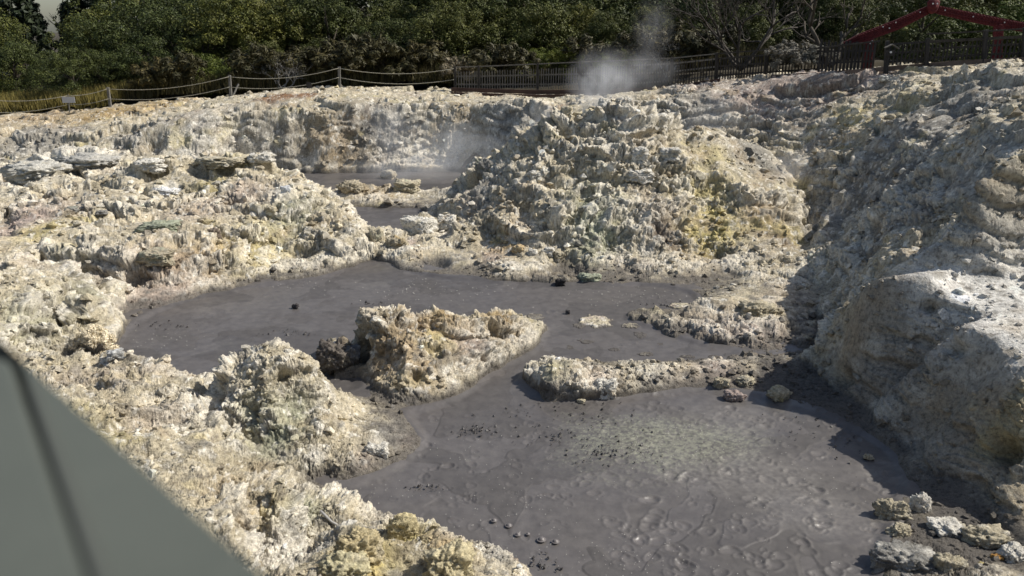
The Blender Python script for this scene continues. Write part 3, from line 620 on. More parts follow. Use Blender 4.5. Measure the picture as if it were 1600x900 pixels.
# ------------------------------------------------------------------ loose rubble lying on the banks
def rubble(name, n, seed, smin, smax):
    rs = np.random.RandomState(seed)
    # a handful of knobbly stone shapes
    import bmesh
    shapes = []
    for k in range(8):
        bm = bmesh.new(); bmesh.ops.create_icosphere(bm, subdivisions=1, radius=1.0)
        v = np.array([q.co[:] for q in bm.verts]); f = np.array([[l.index for l in q.verts] for q in bm.faces]); bm.free()
        v = v * (1 + .30 * rs.randn(len(v), 1)) * np.array([1, .6 + .4 * rs.rand(), .45 + .4 * rs.rand()]); shapes.append((v, f))
    jj = (rs.rand(n * 2) * (PT.shape[1] - 2)).astype(int); ii = (rs.rand(n * 2) * (PT.shape[0] - 2)).astype(int)
    p = PT[ii, jj]; d = np.linalg.norm(p[:, :2], axis=1); reg_ok = fy[ii, jj] < rimY[ii, jj]
    dens = fbm(p[:, 0], p[:, 1], p[:, 2], .5, 3, 50)
    ok = (GM[ii, jj] < .42) & (p[:, 1] < 44) & (np.abs(p[:, 0]) < .78 * p[:, 1] + 2) & (rs.rand(len(d)) < sstep(-.35, .3, dens)) & reg_ok
    ii, jj = ii[ok][:n], jj[ok][:n]; p = PT[ii, jj]; d = np.linalg.norm(p[:, :2], axis=1)
    V = []; Fc = []; C = []; base = 0
    for k in range(len(ii)):
        v, f = shapes[k % 8]; s = (smin + (smax - smin) * rs.rand() ** 3) * min(1.9, max(.55, d[k] / 13))
        a, b_, c_ = rs.rand(3) * 6.28
        Rz = np.array([[math.cos(a), -math.sin(a), 0], [math.sin(a), math.cos(a), 0], [0, 0, 1]]); Rx = np.array([[1, 0, 0], [0, math.cos(b_ * .12), -math.sin(b_ * .12)], [0, math.sin(b_ * .12), math.cos(b_ * .12)]])
        V.append((v * s) @ (Rz @ Rx).T + p[k] + np.array([0, 0, .12 * s])); Fc.append(f + base); base += len(v)
        col = COLR[ii[k], jj[k]] * (.75 + .55 * rs.rand()); C.append(np.repeat(col[None], len(v), 0))
    o = mesh_np(name, np.concatenate(V), np.concatenate(Fc), M_ROCK, False, np.clip(np.concatenate(C), .03, .8))
    tag(o, "loose pale rubble and grit strewn over the crater banks", kind="stuff"); return o
rubble("rubble", int(26000 * Q), 8, .018, .085)
# ================================================================== THE MUD
def mud_surface():
    nr, nc = int(760 * Q), int(1150 * Q)
    th = np.radians(np.linspace(-40, 40, nc)); inv = np.linspace(1 / 5.5, 1 / 37.0, nr); rr = 1 / inv
    X = (np.sin(th)[None] * rr[:, None]).astype(np.float32); Y = (np.cos(th)[None] * rr[:, None]).astype(np.float32); O = np.zeros_like(X)
    near = sstep(16, 9, np.sqrt(X ** 2 + Y ** 2))
    wxx = fbm(X, Y, O, 0.5, 3, 31) * .9; wyy = fbm(X, Y, O, 0.5, 3, 32) * .9
    # sheets of mud that ran over one another: steps with a rounded lip
    n = fbm(X + wxx, Y + wyy, O, 0.55, 4, 33, .45) * 3.6; f = n - np.floor(n)
    lobes = (np.floor(n) + sstep(.0, .10, f)) * 0.006 + 0.003 * np.exp(-((f - .10) / .05) ** 2)
    z = lobes * (0.35 + .65 * near)
    # round plops and rings
    ringz = np.zeros_like(X); rs = np.random.RandomState(3)
    spots = []
    def cluster(px0, px1, py0, py1, n, r0, r1):
        for _ in range(n):
            p = Zp(rs.uniform(px0, px1), rs.uniform(py0, py1)); spots.append((p[0], p[1], rs.uniform(r0, r1)))
    cluster(950, 1400, 640, 900, 240, .04, .13); cluster(650, 950, 640, 780, 90, .03, .10); cluster(820, 1200, 610, 680, 50, .05, .12); cluster(520, 900, 760, 900, 30, .04, .09); cluster(300, 1080, 450, 500, 30, .05, .14); cluster(850, 1150, 525, 560, 12, .04, .1)
    dth = th[1] - th[0]
    for (x, y, r) in spots:
        rr0 = math.hypot(x, y); tt = math.atan2(x, y); j = int((tt - th[0]) / dth); i = int(np.argmin(np.abs(rr - rr0)))
        dj = int(2.2 * r / rr0 / dth) + 2; di = int(2.2 * r / max(1e-4, abs(rr[min(i + 1, nr - 1)] - rr[i]))) + 2
        i0, i1, j0, j1 = max(0, i - di), min(nr, i + di), max(0, j - dj), min(nc, j + dj)
        if i1 <= i0 or j1 <= j0: continue
        xs = X[i0:i1, j0:j1] - x; ys = Y[i0:i1, j0:j1] - y
        d = np.sqrt(xs ** 2 + (ys * 1.15) ** 2 + 1e-9) / r; a = np.arctan2(ys, xs); d = d * (1 + .12 * np.sin(2 * a + x * 9) + .08 * np.sin(3 * a + y * 7))
        ringz[i0:i1, j0:j1] += 0.07 * r * np.exp(-((d - 1) / .22) ** 2) - 0.10 * r * np.exp(-(d / .75) ** 2)
    z = z + ringz
    rough_patch = sstep(.15, .45, fbm(X, Y, O, .35, 3, 36)) * near
    z = z + 0.006 * fbm(X, Y, O, 5, 4, 34) + 0.018 * rough_patch * np.maximum(0, fbm(X, Y, O, 9, 3, 35, .6, 1) - .25)
    sh = samp(MUDB, X, Y); z = z - 0.02 + 0.05 * sstep(.75, .5, sh)
    # colour: brown-grey slurry, paler dried skins, a greenish scum patch
    base = np.zeros(X.shape + (3,), np.float32) + np.array((.095, .087, .082), np.float32)
    c1 = fbm(X + wxx, Y + wyy, O, .8, 4, 37)
    base = base * (1 + .22 * c1[..., None] + .12 * (np.floor(n) % 3 - 1)[..., None])
    px, py = Zp(1050, 690)[:2]; g = np.exp(-(((X - px) / 1.25) ** 2 + ((Y - py) / .85) ** 2)); sc = fbm(X, Y, O, 14, 3, 38)
    sc2 = fbm(X, Y, O, 30, 2, 39); base = lerp(base, (.25, .25, .185), np.clip(sstep(.10, .9, g + .45 * c1 + .2 * sc) * (.35 + 1.1 * sc + 1.3 * sstep(.1, .4, sc2)), 0, .8))
    for (a, b_, rx, ry, k) in [(1180, 740, 1.6, .9, .5), (1270, 800, 1.1, .8, .5), (1140, 650, 1.0, .7, .4), (1380, 740, .5, .5, .5)]:
        qx, qy = Zp(a, b_)[:2]; g = np.exp(-(((X - qx) / rx) ** 2 + ((Y - qy) / ry) ** 2))
        base = lerp(base, (.21, .195, .175), np.clip(sstep(.3, .9, g + .5 * c1) * k * (.7 + sc), 0, .7))
    base = lerp(base, (.16, .145, .14), np.clip(-ringz * 18, 0, .5))
    ce = Zp(1110, 520); shelf_ = (np.abs((X - ce[0]) / 2.9) ** 4 + np.abs((Y - ce[1]) / 1.5) ** 4) < 1
    k_ = (sh > 0.02) | shelf_
    keep = k_[:-1, :-1] & k_[1:, 1:]
    wet = np.clip(.55 + 1.4 * c1 + .4 * (np.floor(n) % 2), 0, 1)
    return np.stack([X, Y, z], -1).astype(np.float32), keep, base, wet
MP, mkeep, mcol, mwet = mud_surface()
def mud_mat():
    m, t, b = new_mat("grey_mud", 0.5, 0.5); co = ocoord(t)
    at = t.nodes.new("ShaderNodeAttribute"); at.attribute_name = "tint"
    aw = t.nodes.new("ShaderNodeAttribute"); aw.attribute_name = "wet"
    n1 = tex(t, 5, 6, 0.6, coord=co); n2 = tex(t, 60, 3, 0.6, coord=co)
    c = mix(t, at.outputs[0], ramp(t, n1.outputs[0], [(.3, (.75, .74, .74)), (.7, (1.25, 1.24, 1.22))]), 0.8, 'MULTIPLY')
    t.links.new(c, b.inputs["Base Color"])
    mr = N(t, "ShaderNodeMapRange"); t.links.new(aw.outputs["Fac"], mr.inputs[0]); mr.inputs[3].default_value = .72; mr.inputs[4].default_value = .40
    t.links.new(mr.outputs[0], b.inputs["Roughness"])
    bp = N(t, "ShaderNodeBump", Strength=0.25, Distance=0.02); t.links.new(n1.outputs[0], bp.inputs["Height"])
    bp2 = N(t, "ShaderNodeBump", Strength=0.25, Distance=0.004); t.links.new(n2.outputs[0], bp2.inputs["Height"]); t.links.new(bp.outputs[0], bp2.inputs["Normal"])
    t.links.new(bp2.outputs[0], b.inputs["Normal"])
    return m
M_MUD = mud_mat()
mo = grid_mesh("mud_pool", MP, mkeep, M_MUD, mcol, {"wet": mwet}); tag(mo, "smooth brown-grey mud filling the pools, ringed and lobed", kind="structure")
# ================================================================== BEHIND THE CRATER
# ground sheet to the horizon and the hill the wood stands on
def outer_ground():
    xs = np.concatenate([-np.geomspace(2500, 60, 24), np.linspace(-58, 58, 59), np.geomspace(60, 2500, 24)]); ys = np.concatenate([np.linspace(-60, 42, 12), np.linspace(43, 140, 60), np.geomspace(145, 4000, 24)])
    X, Y = np.meshgrid(xs, ys)
    rim = np.interp(X, [-60, -32, -14, 0, 10, 20, 60], [1.2, 1.45, 2.5, 3.1, 4.0, 4.6, 5.2])
    hill = 4.5 * sstep(50, 85, Y) * sstep(-34, -14, X) + 1.5 * sstep(50, 85, Y)
    Z = np.where(Y < 42.5, -3.0, rim - .1 + hill * np.where(Y > 200, .5, 1)) + .25 * fbm(X.astype(np.float32), Y.astype(np.float32), np.zeros(X.shape, np.float32), .12, 3, 70)
    return np.stack([X, Y, Z], -1)
M_SOIL = simple_mat("soil", (.035, .03, .02), (.08, .065, .04), 1.5, .95, .5, 12)
G = outer_ground(); gk = np.ones((G.shape[0] - 1, G.shape[1] - 1), bool)
o = grid_mesh("ground", G, gk, M_SOIL); tag(o, "dark soil under the wood beyond the crater", kind="structure")
def gz(x, y):
    i = np.searchsorted(G[:, 0, 1], y) - 1; j = np.searchsorted(G[0, :, 0], x) - 1
    i = min(max(i, 0), G.shape[0] - 2); j = min(max(j, 0), G.shape[1] - 2)
    a = (y - G[i, 0, 1]) / (G[i + 1, 0, 1] - G[i, 0, 1]); b = (x - G[0, j, 0]) / (G[0, j + 1, 0] - G[0, j, 0])
    far = (G[i, j, 2] * (1 - a) + G[i + 1, j, 2] * a) * (1 - b) + (G[i, j + 1, 2] * (1 - a) + G[i + 1, j + 1, 2] * a) * b
    return max(float(far), hz(x, y)) if y < 58 else float(far)

# ------------------------------------------------------------------ foliage
def leaf_mat(name, c1, c2, c3=None):
    m, t, b = new_mat(name, 0.6, 0.25); co = ocoord(t, "Object")
    geo = t.nodes.new("ShaderNodeNewGeometry"); inf = t.nodes.new("ShaderNodeObjectInfo")
    n = tex(t, 2.0, 3, .6, coord=co)
    c = ramp(t, n.outputs[0], [(.35, c1), (.65, c2)])
    rr_ = ramp(t, geo.outputs["Random Per Island"], [(0, (.55, .55, .5)), (1, (1.4, 1.4, 1.25))])
    c = mix(t, c, rr_, 1.0, 'MULTIPLY')
    oo = ramp(t, inf.outputs["Random"], [(0, (.7, .75, .7)), (.5, (1, 1, 1)), (1, (1.35, 1.2, .9))]); c = mix(t, c, oo, 1.0, 'MULTIPLY')
    t.links.new(c, b.inputs["Base Color"])
    return m
LM = {"dark": leaf_mat("dark_foliage", (.030, .042, .013), (.090, .106, .029)), "olive": leaf_mat("olive_foliage", (.050, .062, .017), (.110, .118, .032)),
      "lime": leaf_mat("lime_foliage", (.075, .10, .018), (.13, .15, .03)), "brown": leaf_mat("brown_scrub", (.040, .038, .017), (.075, .064, .027)),
      "pine": leaf_mat("pine_needles", (.012, .02, .012), (.025, .036, .018)), "grey": leaf_mat("grey_scrub", (.14, .13, .115), (.22, .20, .18)), "gold": leaf_mat("dry_grass", (.13, .11, .035), (.20, .17, .06)),
      "dead": leaf_mat("dead_twigs", (.60, .56, .53), (.78, .74, .70))}
M_BARK = simple_mat("bark", (.05, .04, .03), (.10, .085, .065), 6, .95, .5, 30)
M_PALE = simple_mat("dead_wood", (.28, .27, .25), (.45, .43, .40), 6, .9, .3, 30)
def clumpy(name, mat, blobs, per, leaf, seed, parent=None, shell=.35, aspect=1.0, up=.4):
    """leaf-sized faces spread over many small clumps; blobs = (x, y, z, r)"""
    rs = np.random.RandomState(seed); Bs = np.array(blobs); n = len(Bs) * per
    c = np.repeat(Bs, per, 0); d = rs.normal(size=(n, 3)); d /= np.linalg.norm(d, axis=1)[:, None]
    rad = c[:, 3] * (1 - shell * rs.rand(n) ** 1.5); p = c[:, :3] + d * rad[:, None] * np.array([1, 1, .8])
    nrm = d + rs.normal(size=(n, 3)) * .42 + np.array([0, 0, up]); nrm /= np.linalg.norm(nrm, axis=1)[:, None]
    t1 = np.cross(nrm, rs.normal(size=(n, 3))); t1 /= np.linalg.norm(t1, axis=1)[:, None]; t2 = np.cross(nrm, t1)
    s = leaf * (.6 + .8 * rs.rand(n))[:, None]
    V = np.stack([p - t1 * s * aspect, p - t2 * s * .5, p + t1 * s * aspect, p + t2 * s * .5], 1).reshape(-1, 3)
    return mesh_np(name, V, np.arange(n * 4).reshape(-1, 4), mat, False, parent=parent)
def crown_blobs(w, h, z0, n, r0, r1, seed, flat=1.0):
    rs = random.Random(seed); out = []
    lobes = [(rs.uniform(-.45, .45) * w, rs.uniform(-.45, .45) * w, z0 + h * rs.uniform(.35, .8), rs.uniform(.28, .42)) for _ in range(6)] + [(0, 0, z0 + h * .55, .5)]
    for _ in range(n):
        L = rs.choice(lobes); v = Vector((rs.gauss(0, 1), rs.gauss(0, 1), rs.gauss(0, 1) + .35)).normalized()
        if v.z < -.35: v.z *= -.6
        out.append((L[0] + v.x * L[3] * w * .95, L[1] + v.y * L[3] * w * .95, max(z0 + .1, L[2] + v.z * L[3] * h * flat), rs.uniform(r0, r1)))
    return out
def trunk_mesh(h, r, lean=0, seed=1, limbs=5, mat=None, parent=None, spread=1.6, name="trunk"):
    rs = random.Random(seed); m = MB(); pts = [(lean * t * t * h * .3 + rs.uniform(-.06, .06) * h * .3, rs.uniform(-.05, .05) * h * .3, t * h - .3) for t in (0, .25, .5, .75, 1)]
    m.tube(pts, [r, r * .85, r * .65, r * .45, r * .25], 6)
    for k in range(limbs):
        t = rs.uniform(.3, .9); i = int(t * 4); b = Vector(pts[i]); a = rs.uniform(0, 6.28); L = h * rs.uniform(.3, .55)
        q = [b + Vector((math.cos(a) * L * u * spread * .5, math.sin(a) * L * u * spread * .5, L * (u - .25 * u * u) + rs.uniform(-.05, .05) * L)) for u in (0, .35, .7, 1)]
        m.tube(q, [r * .45, r * .32, r * .2, r * .08], 5)
    return m.build(name, mat or M_BARK, parent, True)
TREES = {}
def proto(kind, k):
    """one tree or shrub of each look, at the origin; copies share its meshes"""
    key = (kind, k)
    rs = random.Random(hash((len(kind) * 31, k)) & 0xffff)
    nm = {"dark": "bush_tree", "olive": "bush_tree", "lime": "leafy_shrub", "brown": "scrub_bush", "pine": "pine_tree", "grey": "scrub_bush", "gold": "grass_clump"}[kind]
    e_ = empty(nm)
    if kind in ("dark", "olive", "lime"):
        w_, h_ = (4.6, 4.6) if kind != "lime" else (3.4, 2.6)
        bl = crown_blobs(w_, h_, -.3, 100, .30, .56, 100 + k * 7) + [(rs.uniform(-.42, .42) * w_, rs.uniform(-.42, .42) * w_, rs.uniform(-.1, 1.6), rs.uniform(.35, .6)) for _ in range(40)]
        clumpy("crown", LM[kind], bl, 170, .058, 200 + k, e_, .16, 1.0, .6)
        trunk_mesh(h_ * .8, .16, .3, 300 + k, 6, parent=e_)
    elif kind == "pine":
        bl = []
        for i in range(60):
            t = i / 60; a = i * 2.4; rr_ = 2.3 * (1 - t) ** .8 * rs.uniform(.5, 1); bl.append((math.cos(a) * rr_, math.sin(a) * rr_, 1.0 + 6.5 * t, rs.uniform(.3, .55)))
        clumpy("crown", LM["pine"], bl, 90, .13, 400 + k, e_, .8, 1.6, .2); trunk_mesh(7.5, .2, 0, 500 + k, 8, parent=e_, spread=1.2)
    elif kind in ("brown", "grey"):
        bl = crown_blobs(2.6, 1.7, .15, 50, .18, .36, 600 + k); clumpy("crown", LM[kind], bl, 110, .06, 700 + k, e_, .9, 2.0, .8); trunk_mesh(1.4, .05, .2, 800 + k, 7, parent=e_)
    return e_
PROTO_SRC = {}
def plant(kind, x, y, scale, label, cat, group, sz=1.0, z=None):
    k = rnd.randrange(4) if kind in ("dark", "olive") else rnd.randrange(2); key = (kind, k)
    if key not in PROTO_SRC: o_ = PROTO_SRC[key] = proto(kind, k)
    else: o_ = copy_tree(PROTO_SRC[key])
    o_.location = (x, y, (gz(x, y) if z is None else z) - .1); o_.scale = (scale, scale, scale * sz); o_.rotation_euler = (0, 0, rnd.uniform(0, 6.28)); tag(o_, label, cat, group); return o_
# landmark words for the labels of the wood
LANDM = [(40, "at the far left edge"), (140, "above the pale notice plate"), (240, "above the leaning rope post"), (340, "left of the middle rope post"), (450, "above the middle rope post"), (560, "above the last rope post"),
         (680, "above the last span of rope"), (800, "over the left paling end"), (900, "just left of the steam plume"), (1000, "directly above the steam plume"), (1110, "just right of the steam plume"), (1220, "beside the bare branched tree"), (1330, "left of the red gable"), (1420, "behind the gable's left slope"), (1520, "behind the peak of the red gable"), (9000, "behind the gable's right slope")]
def landmark(px):
    for lim, s in LANDM:
        if px < lim: return s
ROWN = ["in the front row", "in the second row", "in the third row", "in the fourth row", "on the hilltop"]
used_lab = {}
def uniq(l):
    used_lab[l] = used_lab.get(l, 0) + 1
    return l
def px_at(px, Y, z): 
    k = Y * CP + (H - z) * SP; return (px - 800) / F * k
# rows of trees climbing the hill; each row is set behind the last
adj = ["broad", "tall", "narrow", "round topped", "lopsided", "dense", "billowing", "low", "spreading", "ragged"]
tn = 0; WOOD = []
for row, (Y, step, sc, zadd) in enumerate([(50, 78, .82, 0), (53.5, 80, 1.05, 0), (58, 84, 1.3, 0), (64, 92, 1.55, 0), (72, 100, 1.9, 0)]):
    px = -140 + row * 37
    while px < 1760:
        jx = px + rnd.uniform(-18, 18); yy = Y + rnd.uniform(-1.3, 1.3); s_ = sc * rnd.uniform(.85, 1.2)
        left = jx < 170
        kind = "dark"
        if row <= 1 and jx > 330: kind = rnd.choice(["olive", "dark", "olive"])
        elif row == 2 and jx > 500: kind = rnd.choice(["olive", "dark"])
        elif row > 2: kind = rnd.choice(["dark", "dark", "dark", "olive"]) if jx > 700 else "dark"
        skip = (left and row >= 3) or (35 < jx < 150 and row >= 1)
        if left: s_ *= .82
        if row == 0 and (jx > 1150 or 380 < jx < 560): s_ *= .7
        if not skip:
            x = px_at(jx, yy, 4); tn += 1
            colr = {"dark": "dark green", "olive": "olive green"}[kind]
            WOOD.append((landmark(jx), row, colr, jx, plant(kind, x, yy, s_, "", "tree", "trees of the wood beyond the fences", rnd.uniform(.85, 1.1))))
        px += step
for key in {(w_[0], w_[1], w_[2]) for w_ in WOOD}:
    same = sorted([w_ for w_ in WOOD if (w_[0], w_[1], w_[2]) == key], key=lambda q: q[3])
    for i, w_ in enumerate(same):
        pre = "" if len(same) == 1 else (["left of two ", "right of two "][i] if len(same) == 2 else ["left of three ", "middle of three ", "right of three "][min(i, 2)]).replace("of two ", "").replace("of three ", "")
        pl = ""
        w_[4]["label"] = f"{pre}{key[2]} tree{pl} {ROWN[key[1]]} {key[0]}"
# dark pines at the far left
for px, Y, s_, l in [(-20, 66, 1.25, "tall black-green pine at the far left edge of the wood"), (30, 64, 1.2, "tall dark pine left of the gap of open sky"), (52, 70, 1.0, "slim dark pine bordering the left side of the sky gap"), (112, 74, .80, "small dark pine standing in the gap of open sky"), (150, 72, 1.25, "tall dark pine right of the gap of open sky"),
                     (1180, 62, 1.3, "tall dark pine behind the bare branched tree"), (1310, 60, 1.25, "tall dark pine left of the red gable peak"), (1240, 70, 1.4, "dark pine rising high behind the fence left of the gateway")]:
    plant("pine", px_at(px, Y, 5), Y, s_, l, "pine tree", "dark pines")
# particular shrubs
for kind, px, Y, s_, l, cat in [
    ("lime", 330, 48.5, .75, "bright yellow-green shrub standing out of the dark wood above the middle rope post", "shrub"), ("lime", 350, 49.5, .6, "smaller yellow-green shrub to the right behind the brightest one", "shrub"),
    ("dark", 110, 47.5, .62, "rounded dark green shrub behind the white notice plate", "shrub"), ("olive", 690, 48.5, .85, "wide olive green tree with layered crown above the last span of rope", "tree"), ("olive", 735, 49.5, .8, "olive green tree just above the left end of the paling fence", "tree"),
    ("lime", 890, 46.5, .62, "yellow-green bush just left of the steam behind the palings", "bush"), ("lime", 830, 47, .62, "yellow-green bush above the left half of the paling fence", "bush"), ("olive", 850, 50, .9, "rounded olive tree left of the steam above the paling fence", "tree"), ("lime", 960, 45.5, .62, "olive yellow bush right behind the steam plume", "bush"),
    ("brown", 240, 46, 1.0, "brown heath bush behind the leaning rope post", "bush"), ("brown", 285, 46.5, 1.1, "brown heath bush left of the bright yellow-green shrub", "bush"), ("brown", 400, 47, 1.25, "brown scrub bush right of the middle rope post", "bush"), ("brown", 455, 46.2, 1.0, "low brown scrub bush in front of the bleached dead shrub", "bush"), ("brown", 545, 46.5, 1.2, "brown scrub bush behind the last rope post", "bush"), ("brown", 600, 46.5, 1.3, "brown scrub bush behind the last span of rope", "bush"), ("brown", 505, 46.8, 1.2, "brown scrub bush left of the last rope post", "bush"),
    ("brown", 645, 46.2, 1.1, "olive brown scrub bush left of the paling fence end", "bush"), ("brown", 780, 45.5, 1.15, "brown scrub bush behind the left palings", "bush"), ("brown", 1000, 45, 1.3, "brown scrub bush right of the steam behind the palings", "bush"), ("brown", 1050, 44.5, 1.2, "brown scrub bush behind the middle of the paling fence", "bush"), ("brown", 925, 45.5, 1.1, "brown scrub bush behind the steam plume", "bush"), ("brown", 1095, 43.5, 1.2, "brown scrub bush left of the bare branched tree", "bush"),
    ("grey", 1240, 33.3, .62, "grey twiggy bush growing against the dark paling fence", "bush"), ("grey", 1262, 33.0, .5, "small grey-green bush left of the tall palings", "bush"), ("grey", 725, 44.8, .7, "grey leafless brush at the left end of the paling fence", "bush"),
    ("lime", 1500, 40, .8, "sunlit yellow-green bush under the right side of the red gable", "bush"), ("olive", 1425, 39, .75, "olive bush framed by the red gable left of its peak", "bush"), ("lime", 1590, 42, .9, "yellow-green tree at the right edge above the red gable", "tree"), ("olive", 1560, 47, 1.1, "olive tree rising over the right slope of the red gable", "tree"), ("lime", 1465, 45, .8, "pale green bush behind the red gable peak", "bush")]:
    plant(kind, px_at(px, Y, 4), Y, s_, l, cat, None)
# yellow grass strip at the far left
def grass(name, x0, x1, y0, y1, n, mat, label, h=.35):
    rs = np.random.RandomState(9); x = rs.uniform(x0, x1, n); y = rs.uniform(y0, y1, n); z = np.array([gz(a, b) for a, b in zip(x, y)])
    p = np.stack([x, y, z], 1); a = rs.rand(n) * 6.28; t = np.stack([np.cos(a), np.sin(a), 0 * a], 1) * .03; tip = np.stack([rs.randn(n) * .12, rs.randn(n) * .12, h * (.5 + rs.rand(n))], 1)
    V = np.stack([p - t, p + t, p + tip], 1).reshape(-1, 3); o_ = mesh_np(name, V, np.arange(3 * n).reshape(-1, 3), mat, False); tag(o_, label, kind="stuff")
grass("grass", -33, -22, 45.0, 49, 9000, LM["gold"], "dry yellow-green grass behind the rope fence", .6)
grass("undergrowth", -22, 26, 45.5, 50, 22000, LM["brown"], "rank brown undergrowth at the foot of the wood", .8)

# bleached dead shrub, bare tree
def bare_tree(name, loc, h, r, seed, mat, label, cat, depth=4, spread=.75, n0=4, twist=.25):
    rs = random.Random(seed); m = MB()
    def grow(p, d, L, r_, k):
        pts = [p]; dd = d.copy()
        for i in range(4):
            dd = (dd + Vector((rs.uniform(-1, 1), rs.uniform(-1, 1), rs.uniform(-.6, .9))) * twist).normalized(); pts.append(pts[-1] + dd * L / 4)
        m.tube(pts, [r_ * (1 - .45 * i / 4) for i in range(5)], 5 if k > 1 else 4)
        if k > 0:
            for _ in range(rs.choice([2, 3, 3])):
                q = pts[rs.choice([2, 3, 4])]; nd = (dd + Vector((rs.uniform(-1, 1), rs.uniform(-1, 1), rs.uniform(-.5, .8))) * spread).normalized(); grow(q, nd, L * rs.uniform(.6, .85), r_ * .55, k - 1)
    for i in range(n0):
        a = 6.28 * i / n0 + rs.random(); grow(Vector((0, 0, -.1)), Vector((math.cos(a) * spread, math.sin(a) * spread * .6, 1)).normalized(), h * .42, r, depth)
    o_ = m.build(name, mat, None, True); o_.location = loc; tag(o_, label, cat); return o_
x = px_at(437, 45.2, 3.6); bare_tree("dead_shrub", (x, 45.6, gz(x, 45.6)), 2.2, .035, 3, M_PALE, "bleached grey leafless shrub between the two middle rope posts", "dead shrub", 4, .9, 6)
M_TWIG = simple_mat("grey_bark", (.045, .038, .032), (.11, .095, .08), 5, .9, .3, 30)
x = px_at(1158, 41.5, 4.6); bare_tree("bare_tree", (x, 41.5, gz(x, 41.5)), 6.0, .10, 12, M_TWIG, "wide bare branched grey tree behind the paling fence", "tree", 5, .95, 5, .3)
x = px_at(1043, 43.5, 4); bare_tree("dead_sapling", (x, 43.5, gz(x, 43.5)), 2.6, .04, 21, M_PALE, "small pale dead sapling behind the palings right of the steam", "dead tree", 4, .8, 3)
x = px_at(1300, 38, 4.8); bare_tree("bare_tree", (x, 38, gz(x, 38)), 5.0, .14, 33, M_BARK, "dark crooked leafless trunk left of the red gable", "tree", 3, .7, 2, .4)
# ================================================================== FENCES, GATEWAY, BOARDWALK EDGE
M_POST = simple_mat("weathered_timber", (.10, .095, .085), (.20, .19, .17), 4, .85, .4, 40)
M_DARKW = simple_mat("dark_timber", (.028, .024, .020), (.065, .057, .047), 5, .85, .5, 50, (1, 1, .25))
M_MIDW = simple_mat("grey_palings", (.10, .09, .075), (.21, .19, .16), 5, .85, .5, 50, (3, 3, .3))
M_BLACKW = simple_mat("black_palings", (.020, .018, .017), (.055, .05, .046), 5, .85, .5, 50, (3, 3, .3))
M_ROPE = simple_mat("rope", (.30, .28, .22), (.42, .39, .31), 40, .9)
M_SIGN = simple_mat("sign_plate", (.42, .42, .42), (.52, .52, .52), 2, .5)
M_RED = simple_mat("oxide_red_paint", (.065, .008, .010), (.12, .015, .017), 6, .85, .35, 25, spec=.4)
M_WHITE = simple_mat("shell_white", (.6, .58, .55), (.75, .73, .7), 5, .4)
M_KERB = simple_mat("brown_boards", (.045, .025, .02), (.10, .06, .045), 3, .8, .4, 30, (.2, 1, 1))
def up(p, z): return Vector((p[0], p[1], p[2] + z))
# --- rope fence
rf = empty("rope_fence", Dp(360, 146, 43)); tag(rf, "weathered posts carrying two slack ropes along the left rim of the crater", "fence")
def rebase(o, root): o.location = -Vector(root.location); return o
rposts = [Dp(-60, 186, 43.2), Dp(107, 173, 43.6), Dp(172, 165, 43.8), Dp(360, 147, 43.4), Dp(530, 131, 43.2), Dp(711, 136, 42.6)]
tops = [150, 151, 140, 121, 108, 108]
rt = []
for k, (b, t) in enumerate(zip(rposts, tops)):
    px = [-60, 107, 169, 359, 530, 711][k]; top = Dp(px, t, b[1]); top = up(top, .12); m = MB(); m.bar(up(b, -.5), top, .13 if k != 1 else .05, .13 if k != 1 else .05)
    if k in (3,): m.bar(up(b, -.3), (b[0] + .35, b[1] + .4, b[2] + .5), .08, .08)
    rebase(m.build("post", M_POST, rf, bevel=.01), rf); rt.append((Vector(b), Vector(top)))
for lev in (.92, .38):
    for (b0, t0), (b1, t1) in zip(rt[:-1], rt[1:]):
        a = b0.lerp(t0, lev); c = b1.lerp(t1, lev); n = 10; sag = .10 if (a - c).length < 4 else .28
        m = MB(); m.tube([a.lerp(c, i / n) + Vector((0, -.08, -sag * 4 * (i / n) * (1 - i / n))) for i in range(n + 1)], .016, 5)
        rebase(m.build("rope", M_ROPE, rf, True), rf)
p = Vector(Dp(107, 156, 43.45)) ; m = MB(); m.box((0, 0, 0), (.68, .02, .32)); s_ = m.build("notice_plate", M_SIGN); s_.location = p; tag(s_, "blank-looking pale grey notice plate hung on the thin rope post", "sign")
p = Vector(Dp(483, 140, 42.6)); m = MB(); m.bar((0, 0, -.5), (0, 0, .12), .05, .05); e_ = empty("small_sign", p); m.build("post", M_BLACKW, e_); m = MB(); m.box((.02, -.04, .22), (.27, .02, .30)); m.build("plate", M_BLACKW, e_); tag(e_, "small dark sign on a short stake left of the last rope post", "sign")
